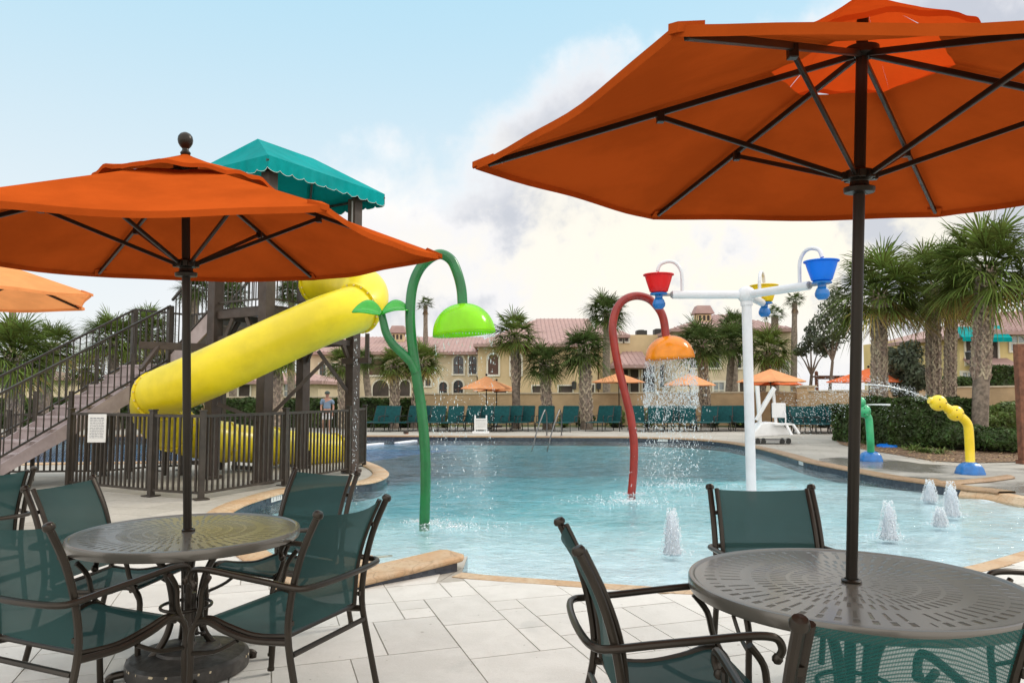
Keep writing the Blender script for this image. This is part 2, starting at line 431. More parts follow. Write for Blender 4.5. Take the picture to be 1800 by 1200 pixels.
def concrete(name, c1, c2, sc_=.6, wet=False, joints=False):
    m_ = bpy.data.materials.new(name); m_.use_nodes = True; t = m_.node_tree; q = N(t); p = t.nodes['Principled BSDF']
    tcx = q.n('ShaderNodeTexCoord').outputs['Object']
    a = q.noise(tcx, sc_, 7, .65); b = q.noise(tcx, sc_ * 22, 5, .7); f = q.m('ADD', q.m('MULTIPLY', a, .6), q.m('MULTIPLY', b, .4))
    c = q.mix(q.smooth(f, .38, .62), c2, c1)
    sp = q.noise(tcx, 140, 2, .5); c = q.mix(q.smooth(sp, .60, .75, 0, .35), c, tuple(x * .45 for x in c1))
    if joints:
        br = q.n('ShaderNodeTexBrick'); mp = q.n('ShaderNodeMapping'); q.l(tcx, mp.inputs[0]); mp.inputs['Rotation'].default_value = (0, 0, .3)
        q.l(mp.outputs[0], br.inputs['Vector']); br.inputs['Scale'].default_value = 1; br.inputs['Brick Width'].default_value = .9; br.inputs['Row Height'].default_value = .45
        br.inputs['Mortar Size'].default_value = .006; br.inputs['Color1'].default_value = (1, 1, 1, 1); br.inputs['Color2'].default_value = (.86, .86, .85, 1); br.inputs['Mortar'].default_value = (.55, .54, .52, 1)
        c = q.mix(1.0, c, br.outputs[0], 'MULTIPLY')
    q.l(c, p.inputs['Base Color'])
    if wet:
        wv = q.smooth(q.noise(tcx, .5, 4), .40, .56); q.l(q.m('MULTIPLY_ADD', wv, -.55, .72), p.inputs['Roughness'])
        q.l(q.mix(q.m('MULTIPLY', wv, .6), c, (.09, .085, .075)), p.inputs['Base Color'])
    else: p.inputs['Roughness'].default_value = .78
    bn = q.n('ShaderNodeBump'); bn.inputs['Strength'].default_value = .35; bn.inputs['Distance'].default_value = .006
    q.l(q.noise(tcx, 60, 6, .7), bn.inputs['Height']); q.l(bn.outputs[0], p.inputs['Normal'])
    return m_
M['deck'] = concrete('deck_concrete', (.46, .43, .38), (.36, .335, .29), .7, joints=True)
M['wetdeck'] = concrete('wet_concrete', (.36, .34, .30), (.25, .235, .21), .8, wet=True)
M['grass'] = concrete('grass_ground', (.09, .12, .03), (.05, .07, .02), .4)

# travertine / paver / plaster
def travertine(name, c1, c2, c3, rough=.6):
    m_ = bpy.data.materials.new(name); m_.use_nodes = True; t = m_.node_tree; q = N(t); p = t.nodes['Principled BSDF']
    tcx = q.n('ShaderNodeTexCoord').outputs['Object']
    a = q.noise(tcx, 2.2, 8, .7, .8); b = q.noise(tcx, 26, 5, .7)
    c = q.mix(q.smooth(a, .36, .64), c1, c2); c = q.mix(q.smooth(b, .50, .72), c, c3)
    vo = q.n('ShaderNodeTexVoronoi', feature='DISTANCE_TO_EDGE'); q.l(tcx, vo.inputs['Vector']); vo.inputs['Scale'].default_value = 3.2
    c = q.mix(q.smooth(vo.outputs['Distance'], .0, .02, .5, 0), c, tuple(x * .5 for x in c1))
    q.l(c, p.inputs['Base Color']); p.inputs['Roughness'].default_value = rough
    bn = q.n('ShaderNodeBump'); bn.inputs['Strength'].default_value = .6; bn.inputs['Distance'].default_value = .008
    q.l(q.noise(tcx, 45, 6, .75), bn.inputs['Height']); q.l(bn.outputs[0], p.inputs['Normal']); return m_
M['trav'] = travertine('travertine_orange', (.47, .29, .15), (.54, .41, .27), (.33, .20, .11))
M['trav_d'] = travertine('travertine_brown', (.27, .155, .07), (.34, .22, .12), (.17, .09, .04), .45)
def tiles(name, c1, c2, sc_=22):
    m_ = bpy.data.materials.new(name); m_.use_nodes = True; t = m_.node_tree; q = N(t); p = t.nodes['Principled BSDF']
    tcx = q.n('ShaderNodeTexCoord').outputs['Object']
    vo = q.n('ShaderNodeTexVoronoi', distance='CHEBYCHEV'); q.l(tcx, vo.inputs['Vector']); vo.inputs['Scale'].default_value = sc_; vo.inputs['Randomness'].default_value = .0
    s_ = q.n('ShaderNodeSeparateColor'); q.l(vo.outputs['Color'], s_.inputs[0])
    q.l(q.mix(s_.outputs[0], c1, c2), p.inputs['Base Color']); p.inputs['Roughness'].default_value = .15
    return m_
M['tile'] = tiles('waterline_tile', (.03, .035, .05), (.06, .07, .09))
M['tile_b'] = tiles('lane_tile', (.03, .08, .42), (.15, .30, .72), 9)

# ground to the horizon
b = B(); b.face([(-700, -40, -.35), (700, -40, -.35), (700, 1200, -.35), (-700, 1200, -.35)])
# the ground sheet lies below pool level only under the pool: ring with a hole round the deck
b = B()
outer = [(-900, -60), (900, -60), (900, 1500), (-900, 1500)]; hole = [(-44, -6), (44, -6), (44, 31.5), (-44, 31.5)]
vs = [b.bm.verts.new((x, y, -.02)) for x, y in outer + hole]
for i in range(4):
    j = (i + 1) % 4; b.bm.faces.new((vs[i], vs[j], vs[4 + j], vs[4 + i]))
tag(obj('ground', b, M['grass']), kind='structure')

# deck with the pool cut out of it
b = B()
oc = [Vector((-44, -6, 0)), Vector((44, -6, 0)), Vector((44, 31.5, 0)), Vector((-44, 31.5, 0))]
hl = [Vector((p.x, p.y, 0)) for p in loop]
vl = oc + hl; bv = [b.bm.verts.new(p) for p in vl]
for tri in tessellate_polygon([oc, hl]):
    try: b.bm.faces.new([bv[i] for i in tri])
    except ValueError: pass
deck = obj('pool_deck', b, M['deck'], smooth=False)
if deck.data.polygons[0].normal.z < 0: deck.data.flip_normals()
tag(deck, kind='structure')

# pool walls: tile band and plaster
def offset(poly, d, closed=False):
    out = []; n = len(poly)
    for i in range(n):
        a = poly[i - 1] if (i > 0 or closed) else poly[i]; c = poly[(i + 1) % n] if (i < n - 1 or closed) else poly[i]
        t = (c - a).normalized(); nrm = Vector((t.y, -t.x)) * (1 if CCW else -1)   # outward
        out.append(poly[i] + nrm * d)
    return out
M['plaster'] = mat('pool_plaster', (.66, .76, .79), .7, 0, .07, 1.5)
b = B(); lp = loop + [loop[0]]
b.strip([(p.x, p.y, -.004) for p in lp], [(p.x, p.y, -.26) for p in lp], 0)
b.strip([(p.x, p.y, -.26) for p in lp], [(p.x, p.y, -1.8) for p in lp], 1)
tag(obj('pool_wall', b, [M['tile'], M['plaster']], sharp=50), kind='structure')

def interp(x, xs, ys):
    if x <= xs[0]: return ys[0]
    for i in range(1, len(xs)):
        if x <= xs[i]: t = (x - xs[i - 1]) / (xs[i] - xs[i - 1]); return ys[i - 1] * (1 - t) + ys[i] * t
    return ys[-1]
def floor_z(x, y):
    d, q_, _ = seg_near(Vector((x, y)), NBv, False)
    if x < -1.2: d = max(d, 1.6)
    if not inside(Vector((x, y)), loop) and d < .5: d = 0
    return interp(d, [0, .12, .5, 1.6, 3.5, 6, 9, 14, 25], [-.085, -.118, -.14, -.17, -.28, -.55, -1.0, -1.25, -1.35])
b = B(); xs = [-24.5 + i * .5 for i in range(44)] + [-2.5 + i * .2 for i in range(56)]; xs = sorted(set(round(x, 3) for x in xs))
ys = [5.0 + i * .12 for i in range(40)] + [9.8 + i * .6 for i in range(26)]
grid = [[b.bm.verts.new((x, y, floor_z(x, y))) for x in xs] for y in ys]
for j in range(len(ys) - 1):
    for i in range(len(xs) - 1):
        cx_, cy_ = (xs[i] + xs[i + 1]) / 2, (ys[j] + ys[j + 1]) / 2
        if inside(Vector((cx_, cy_)), loop) or seg_near(Vector((cx_, cy_)), loop)[0] < .8:
            b.bm.faces.new((grid[j][i], grid[j][i + 1], grid[j + 1][i + 1], grid[j + 1][i]))
for v in [v for v in b.bm.verts if not v.link_faces]: b.bm.verts.remove(v)
tag(obj('pool_floor', b, M['plaster']), kind='structure')

# water body: rippled surface over absorbing water
m_ = bpy.data.materials.new('pool_water'); m_.use_nodes = True; t = m_.node_tree; q = N(t); t.nodes.remove(t.nodes['Principled BSDF'])
tcx = q.n('ShaderNodeTexCoord').outputs['Object']
mp = q.n('ShaderNodeMapping'); q.l(tcx, mp.inputs[0]); mp.inputs['Scale'].default_value = (.55, 1.0, 1)
h1 = q.noise(mp.outputs[0], 2.2, 3, .55, .6); h2 = q.noise(mp.outputs[0], 8.5, 4, .6, .8); h3 = q.noise(mp.outputs[0], 26, 3, .6, .3)
hh = q.m('ADD', q.m('MULTIPLY', h1, 1.0), q.m('ADD', q.m('MULTIPLY', h2, .62), q.m('MULTIPLY', h3, .18)))
bn = q.n('ShaderNodeBump'); bn.inputs['Strength'].default_value = .85; bn.inputs['Distance'].default_value = .05; q.l(hh, bn.inputs['Height'])
fr = q.n('ShaderNodeFresnel'); fr.inputs[0].default_value = 1.33; q.l(bn.outputs[0], fr.inputs['Normal'])
fr2 = q.n('ShaderNodeFresnel'); fr2.inputs[0].default_value = 1.33
gl = q.n('ShaderNodeBsdfGlossy'); gl.inputs['Roughness'].default_value = .05; q.l(bn.outputs[0], gl.inputs['Normal']); gl.inputs[0].default_value = (.95, .98, 1, 1)
tr = q.n('ShaderNodeBsdfTransparent'); tr.inputs[0].default_value = (1, 1, 1, 1)
# churned surface: small bubbles scatter light
df = q.n('ShaderNodeBsdfDiffuse'); df.inputs[0].default_value = (.72, .88, .90, 1); q.l(bn.outputs[0], df.inputs['Normal'])
fo = q.smooth(q.m('ADD', q.m('MULTIPLY', h2, .6), q.m('MULTIPLY', h3, .4)), .48, .66, .0, .34)
sy = q.n('ShaderNodeSeparateXYZ'); q.l(tcx, sy.inputs[0]); fo = q.m('MULTIPLY', fo, q.smooth(sy.outputs[1], 8.0, 14.5, 1.0, .12))   # water churned by the jets in the shallow end
m0 = q.n('ShaderNodeMixShader'); q.l(fo, m0.inputs[0]); q.l(tr.outputs[0], m0.inputs[1]); q.l(df.outputs[0], m0.inputs[2])
mx = q.n('ShaderNodeMixShader'); q.l(q.m('ADD', q.m('MULTIPLY', fr.outputs[0], .5), q.m('MULTIPLY', fr2.outputs[0], .5), clamp=True), mx.inputs[0]); q.l(m0.outputs[0], mx.inputs[1]); q.l(gl.outputs[0], mx.inputs[2])
q.l(mx.outputs[0], t.nodes['Material Output'].inputs[0])
va = q.n('ShaderNodeVolumeAbsorption'); va.inputs[0].default_value = (.02, .75, .78, 1); va.inputs[1].default_value = .40
q.l(va.outputs[0], t.nodes['Material Output'].inputs['Volume'])
M['water'] = m_
b = B(); x0w, y0w, cs = -24.6, 5.0, .10; nxw, nyw = 332, 202; vg = {}
def wave(x, y):
    p = Vector((x * .75, y * 1.0, 0)); amp = .55 + .45 * noise.noise(Vector((x * .18, y * .18, 5)))
    return amp * (.020 * noise.noise(p * 1.35 + Vector((0, 0, 1))) + .017 * noise.noise(p * 2.9 + Vector((3, 0, 2))) + .007 * noise.noise(p * 6.0))
def wv_(i, j):
    if (i, j) not in vg:
        x, y = x0w + i * cs, y0w + j * cs; vg[(i, j)] = b.bm.verts.new((x, y, WL + wave(x, y)))
    return vg[(i, j)]
for j in range(nyw):
    yc = y0w + (j + .5) * cs; ins = [inside(Vector((x0w + (i + .5) * cs, yc)), loop) for i in range(nxw)]
    insn = [ins[i] or any(ins[max(0, i - 3):i + 4]) for i in range(nxw)]
    ok = insn
    if not any(ok): ok = [inside(Vector((x0w + (i + .5) * cs, yc + .18)), loop) or inside(Vector((x0w + (i + .5) * cs, yc - .18)), loop) for i in range(nxw)]
    else: ok = [a or ((i % 1 == 0) and (inside(Vector((x0w + (i + .5) * cs, yc + .18)), loop) or inside(Vector((x0w + (i + .5) * cs, yc - .18)), loop))) for i, a in enumerate(ok)]
    for i in range(nxw):
        if ok[i]: b.bm.faces.new((wv_(i, j), wv_(i + 1, j), wv_(i + 1, j + 1), wv_(i, j + 1)))
tag(obj('pool_water', b, M['water'], sharp=180, norm=False), kind='structure')

# coping: flat travertine rim. idx ranges on the loop
def rim(name, pts, w_out, w_in, z0, z1, m_, seg=None):
    b = B(); o_ = offset(pts, w_out); i_ = offset(pts, -w_in)
    k = len(pts)
    prof = [(o_, z0), (o_, z1 - .012), ([p.lerp(q2, .06) for p, q2 in zip(o_, i_)], z1), ([p.lerp(q2, .9) for p, q2 in zip(o_, i_)], z1 + .002), (i_, z1 - .02), (i_, z0 - .005)]
    for (a, za), (c, zc) in zip(prof, prof[1:]): b.strip([(p.x, p.y, za) for p in a], [(p.x, p.y, zc) for p in c])
    return tag(obj(name, b, m_, sharp=50), kind='structure')
R5 = [Vector((p.x, p.y)) for p in cat(right, 5)]
rim('pool_coping', R5[4:] + far, .28, .03, .001, .035, M['trav_d'])
I5 = [Vector((p.x, p.y)) for p in cat([back_left[-1]] + island, 5)]
rim('pool_coping', back_left[:-1] + I5, .26, .03, .001, .03, M['trav'])
# beach border, dipping towards the water
def beach(pts, name):
    b = B(); o_ = offset(pts, .17); i_ = offset(pts, -.10); mid = pts
    b.strip([(p.x, p.y, .001) for p in o_], [(p.x, p.y, .008) for p in o_]); b.strip([(p.x, p.y, .008) for p in o_], [(p.x, p.y, .004) for p in mid]); b.strip([(p.x, p.y, .004) for p in mid], [(p.x, p.y, -.075) for p in i_]); b.strip([(p.x, p.y, -.075) for p in i_], [(p.x, p.y, -.2) for p in i_])
    return tag(obj(name, b, M['trav']), kind='structure')
beach(NBv, 'beach_border')

# raised travertine curb at the beach corner
cb = [G(640, 1036, .0), G(818, 1003, .0)]
b = B(); a_, c_ = Vector((cb[0].x, cb[0].y)), Vector((cb[1].x, cb[1].y)); d_ = (c_ - a_).normalized(); n2 = Vector((-d_.y, d_.x))
P0 = a_ - d_ * .55; W_ = .34
top_ = [P0, c_ - d_ * .02, c_ + d_ * .03 + n2 * .06, c_ + d_ * .03 + n2 * (W_ - .05), c_ - d_ * .03 + n2 * W_, P0 + n2 * W_]
b.prism([(p.x, p.y) for p in top_], .075, .125)
low_ = [P0 + n2 * .03, c_ - d_ * .06 + n2 * .03, c_ - d_ * .06 + n2 * (W_ - .04), P0 + n2 * (W_ - .04)]
cu = thing('pool_curb', 'raised travertine curb with blue tile below, running out beside the beach entry', 'curb', (a_.x, a_.y, 0))
for v in b.bm.verts: v.co.z -= .085 * max(0, min(1, 1 - (Vector((v.co.x, v.co.y)) - P0).dot(d_) / ((c_ - P0).length * .95)))
obj('cap', b, M['trav'], cu, bev=.018, smooth=True)
b = B(); b.prism([(p.x, p.y) for p in low_], -.12, .0745)
for v in b.bm.verts:
    if v.co.z > 0: v.co.z -= .085 * max(0, min(1, 1 - (Vector((v.co.x, v.co.y)) - P0).dot(d_) / ((c_ - P0).length * .95)))
obj('tile_base', b, M['tile'], cu)

# steps seen inside the left inset
b = B()
for k in range(3):
    c0 = G(560 + 0 * k, 965 - k * 14, 0); b.box((-2.0 + .12 * k, 6.75 + .42 * k, WL - .03 - .09 * k), (1.5, .38, .1), rz=.25)
tag(obj('pool_steps', b, M['trav']), kind='structure')

# ------------------------------------------------ ashlar paving in the foreground
def clip_half(poly, p, n2_):
    out = []; k = len(poly)
    for i in range(k):
        a, c = poly[i], poly[(i + 1) % k]; da, dc = (a - p).dot(n2_), (c - p).dot(n2_)
        if da >= 0: out.append(a)
        if (da >= 0) != (dc >= 0): out.append(a + (c - a) * (da / (da - dc)))
    return out
def paver_mat():
    m_ = bpy.data.materials.new('paver_stone'); m_.use_nodes = True; t = m_.node_tree; q = N(t); p = t.nodes['Principled BSDF']
    tcx = q.n('ShaderNodeTexCoord').outputs['Object']
    gi = q.n('ShaderNodeNewGeometry').outputs['Random Per Island']
    a = q.noise(tcx, 3.0, 7, .7, .3); f_ = q.noise(tcx, 55, 6, .75)
    c = q.mix(q.smooth(a, .35, .65), (.63, .61, .57), (.57, .55, .51))
    c = q.mix(q.smooth(f_, .56, .72, 0, .45), c, (.40, .375, .33))
    hv = q.n('ShaderNodeHueSaturation'); q.setin(hv, 'Value', q.m('MULTIPLY_ADD', gi, .16, .92)); q.l(c, hv.inputs['Color'])
    st = q.noise(tcx, .9, 5, .7, .5); c = q.mix(q.smooth(st, .56, .72, 0, .18), hv.outputs[0], (.42, .37, .29))
    wt = q.noise(tcx, 1.7, 4, .6, .6); wet_ = q.smooth(wt, .62, .68, 0, .22); c = q.mix(wet_, c, (.30, .285, .25))
    sp = q.noise(tcx, 21, 2, .5); c = q.mix(q.smooth(sp, .72, .76, 0, .5), c, (.22, .19, .15))
    q.l(c, p.inputs['Base Color']); q.l(q.m('MULTIPLY_ADD', wet_, -1.2, .72), p.inputs['Roughness'])
    bn = q.n('ShaderNodeBump'); bn.inputs['Strength'].default_value = .5; bn.inputs['Distance'].default_value = .006
    q.l(q.m('ADD', q.m('MULTIPLY', f_, .6), a), bn.inputs['Height']); q.l(bn.outputs[0], p.inputs['Normal'])
    return m_
M['paver'] = paver_mat()
M['joint'] = mat('joint_sand', (.30, .275, .24), .95, 0, .4, 9)
pr = random.Random(11); U = .205; nx_, ny_ = 54, 46; occ = [[0] * ny_ for _ in range(nx_)]
ang = R(18.5); ex = Vector((math.cos(ang), math.sin(ang))); ey = Vector((-math.sin(ang), math.cos(ang))); o0 = Vector((-3.4, -1.9))
b = B()
sizes = [(4, 2), (3, 2), (3, 3), (4, 3), (2, 2), (2, 1), (1, 2), (1, 1), (3, 1), (2, 3)]
for j in range(ny_):
    for i in range(nx_):
        if occ[i][j]: continue
        opts = [s_ for s_ in sizes if i + s_[0] <= nx_ and j + s_[1] <= ny_ and all(not occ[i + a][j + c] for a in range(s_[0]) for c in range(s_[1]))]
        big = [s_ for s_ in opts if s_[0] * s_[1] >= 4]
        s_ = pr.choice(big) if big and pr.random() < .93 else pr.choice(opts)
        for a in range(s_[0]):
            for c in range(s_[1]): occ[i + a][j + c] = 1
        gpx = .0028 + pr.random() * .0022
        x0, x1, y0, y1 = i * U + gpx, (i + s_[0]) * U - gpx, j * U + gpx, (j + s_[1]) * U - gpx
        poly = [o0 + ex * x + ey * y for x, y in ((x0, y0), (x1, y0), (x1, y1), (x0, y1))]
        for _ in range(2):
            bad = [p for p in poly if inside(p, loop) or seg_near(p, loop)[0] < .17]
            if bad and poly:
                p_ = bad[0]; dd, q_, dr = seg_near(p_, loop); dr = dr.normalized(); out_n = Vector((dr.y, -dr.x)) * (1 if CCW else -1)
                poly = clip_half(poly, q_ + out_n * .172, out_n)
        if len(poly) < 3: continue
        if any(inside(p, loop) for p in poly) or abs(sgn_area(poly)) < .002: continue
        if max(p.y for p in poly) > 9.4: continue
        z1 = .0050 + pr.random() * .0012
        b.prism([(p.x, p.y) for p in poly], -.002, z1)
tag(obj('paving', b, M['paver'], smooth=False), kind='structure')
b = B(); js = [Vector((-7.5, -2)), Vector((10, -2)), Vector((10, 5.5)), Vector((-1.2, 5.0)), Vector((-2.4, 6.0)), Vector((-4.6, 7.8)), Vector((-7.5, 7.2))]
for tri in tessellate_polygon([[Vector((p.x, p.y, 0)) for p in js]]): b.face([(js[i].x, js[i].y, .0035) for i in tri])
# ================================================================== PATIO FURNITURE
def umbrella(label, base, tilt, Rr, rot, zt, zc, mats, name='patio_umbrella', detail=True, pole_z=0.0, group=None, adj=None, hub_z=None, seed=1, sagk=1.0, capz=.05, gap=.028, ce=.9, rc=.29, vm=None):
    t = thing(name, label, 'umbrella', (base[0], base[1], pole_z), 0, group)
    can, met = mats
    ax = Vector((tilt[0], tilt[1], 1)).normalized()
    e1 = (Vector((1, 0, 0)) - ax * ax.x).normalized(); e2 = ax.cross(e1)
    o = Vector((base[0], base[1], .72 if pole_z == 0 else pole_z))
    def at(r, a, z): return o + ax * (z - o.z) + (e1 * math.cos(a) + e2 * math.sin(a)) * r
    tips = [at(Rr, rot + i * math.pi / 3, zt) + (Vector(adj[i]) if adj and adj[i] else Vector((0, 0, 0))) for i in range(6)]
    top = at(0, 0, zc)
    hole = .22 if detail else 0
    NS, NU = (14, 12) if detail else (5, 5)
    b = B(); seam = B()
    for i in range(6):
        A, Bp = tips[i], tips[(i + 1) % 6]
        rows = []
        for u in range(NU + 1):
            f = hole + (1 - hole) * u / NU; row = []
            for s_ in range(NS + 1):
                v = s_ / NS; k = 4 * v * (1 - v)
                ra = top.lerp(A, f); rb = top.lerp(Bp, f)
                p = ra.lerp(rb, v)
                p = p - ax * (.030 * sagk * Rr / 1.5 * k * math.sin(f * math.pi * .62) * f)           # panels sag between the ribs
                cdir = (at(0, 0, p.z) - p); cdir.z = 0
                p = p + cdir * (.035 * sagk * k * f ** 3)                                             # hem drawn in
                if detail: p = p + ax * (.006 * math.sin(9 * v + i * 2.1 + f * 5) * k * f + .010 * noise.noise(Vector((v * 3 + i * 7, f * 4, seed))) * k)
                row.append(p)
            rows.append(row)
        for r0, r1 in zip(rows, rows[1:]): b.strip(r0, r1)
        # hem: a folded edge 3 cm deep
        hem = [p - ax * .028 for p in rows[-1]]
        b.strip(rows[-1], hem)
    canopy = obj('canopy', b, can, t, weld=True, sharp=18, norm=True)
    if detail:
        # vent cap: a small tent over the opening, loose between the ribs
        v_ = B(); slope = (zc - zt)
        for i in range(6):
            a0, a1 = rot + i * math.pi / 3, rot + (i + 1) * math.pi / 3; rows = []
            for u in range(11):
                f = .10 + .90 * u / 10; row = []
                for s_ in range(15):
                    vv = s_ / 14; k = 4 * vv * (1 - vv)
                    rimz = zc - slope * rc + gap; apz = zc + capz
                    zz = apz + (rimz - apz) * (f ** ce) + .028 * k * f ** 3 + .008 * math.sin(vv * 14 + i * 3 + seed) * f * k + .012 * noise.noise(Vector((vv * 2 + i * 5, f * 3, seed + 3))) * f
                    A_ = at(rc * Rr * f, a0, zz); Bq = at(rc * Rr * f, a1, zz); row.append(A_.lerp(Bq, vv) + (A_.lerp(Bq, vv) - at(0, 0, zz)) * .05 * k)
                rows.append(row)
            for r0, r1 in zip(rows, rows[1:]): v_.strip(r0, r1)
            v_.strip(rows[-1], [p - ax * .020 for p in rows[-1]])
            ap = at(0, 0, zc + capz + .004)
            for p, q_ in zip(rows[0], rows[0][1:]): v_.face([p, q_, ap])
        obj('vent_cap', v_, vm or can, t, weld=True, sharp=30)
        for i in range(6):
            sm = B(); d_ = (tips[i] - top).normalized()
            pk = tips[i] - d_ * .085
            side = d_.cross(ax).normalized()
            sm.bm.verts.ensure_lookup_table()
            q1 = tips[i] + d_ * .012
            for sg in (-1,):
                a_ = [pk + side * .034 + ax * .006, q1 + side * .012 + ax * .004, q1 - side * .012 + ax * .004, pk - side * .034 + ax * .006]
                lo = [p - ax * .024 for p in a_]
                sm.face(a_); sm.face(lo[::-1])
                for k in range(4): sm.face([a_[k], a_[(k + 1) % 4], lo[(k + 1) % 4], lo[k]])
            obj('tip_pocket', sm, can, t, weld=True)
    hz = hub_z if hub_z else zt - .08
    hub = at(0, 0, hz)
    for i in range(6):
        a = rot + i * math.pi / 3; ctr = top - ax * .05
        st = top.lerp(tips[i], .02) - ax * .035; en = top.lerp(tips[i], .965) - ax * .022
        d_ = (en - st).normalized()
        if detail:
            rb = B(); rb.beam(st, en, .016, .024); obj('rib', rb, met, t, bev=.003)
            j = top.lerp(tips[i], .50) - ax * .045
            sb = B(); sb.beam(hub + (j - hub).normalized() * .035, j, .014, .020); sb.box(j, (.03, .03, .045)); obj('strut', sb, met, t, bev=.003)
        else:
            pass
    if detail:
        pb = B(); pb.tube([Vector((base[0], base[1], .05)) if abs(tilt[0]) + abs(tilt[1]) < 1e-3 else o - ax * (.72 - .12), top + ax * (capz - .01)], .0215, 20); obj('pole', pb, met, t)
        hb = B(); Mh = ax.to_track_quat('Z', 'Y').to_matrix().to_4x4()
        hb.lathe([(.024, -.05), (.055, -.045), (.058, -.025), (.036, -.018), (.034, .0), (.05, .01), (.052, .04), (.024, .05)], hub, 18, M=Mh)
        for i in range(6):
            j = (top.lerp(tips[i], .5) - hub); j = (j - ax * j.dot(ax)).normalized(); hb.box(hub + j * .05 + ax * .02, (.03, .03, .03), rz=math.atan2(j.y, j.x))
        obj('hub', hb, met, t, bev=.002)
        tb = B(); tb.lathe([(.024, -.05), (.06, -.045), (.062, -.015), (.024, -.01)], top - ax * .0, 18, M=Mh); obj('top_hub', tb, met, t)
        fb = B(); fb.lathe([(.030, .0), (.034, .012), (.022, .028), (.020, .04), (.034, .055), (.045, .075), (.049, .098), (.045, .122), (.032, .140), (.014, .150), (1e-5, .152)], at(0, 0, zc + capz - .005), 24, M=Mh @ Matrix.Scale(.80, 4))
        obj('finial', fb, met, t)
    else:
        pb = B(); pb.tube([o, top], .022, 8); pb.lathe([(.25, 0), (.25, .06), (.05, .09), (.03, .3)], o, 14); obj('pole', pb, met, t)
        sb = B()
        for i in range(6): sb.beam(hub, top.lerp(tips[i], .5) - ax * .04, .02, .02)
        obj('struts', sb, met, t)
        fb = B(); fb.ball(top + ax * .06, .05, 8); obj('finial', fb, met, t)
    return t

TL, TR_ = (-1.715, 3.98), (1.314, 2.92)
umbrella('bright orange umbrella with ball finial over the left table, its canopy lit from above', (-1.72, 3.98), (-.016, -.045), 1.36, .30, 2.215, 2.685, (M['canvas'], M['bronze']), hub_z=2.115, seed=3, capz=.045, gap=.030, ce=.95, rc=.34,
         adj=[(.02, 0, .01), (.03, 0, .0), (0, 0, 0), (0, 0, 0), (0, 0, 0), (-.02, 0, .03)])
umbrella('big orange umbrella over the right table, its ribs and glowing underside seen from below', (1.314, 2.92), (.020, -.069), 1.523, -.17, 2.374, 2.80, (M['canvas'], M['bronze']), hub_z=2.27, seed=8, sagk=.6, capz=.205, gap=.055, ce=.9, vm=M['canvas_v'],
         adj=[None, None, None, None, (0, 0, -.02), None])
umbrella('pale sunlit orange umbrella corner poking in at the far left edge', (-5.31, 6.80), (0, 0), 1.38, .05, 2.37, 2.84, (M['canvas_lt'], M['bronze']), hub_z=2.15, seed=5)

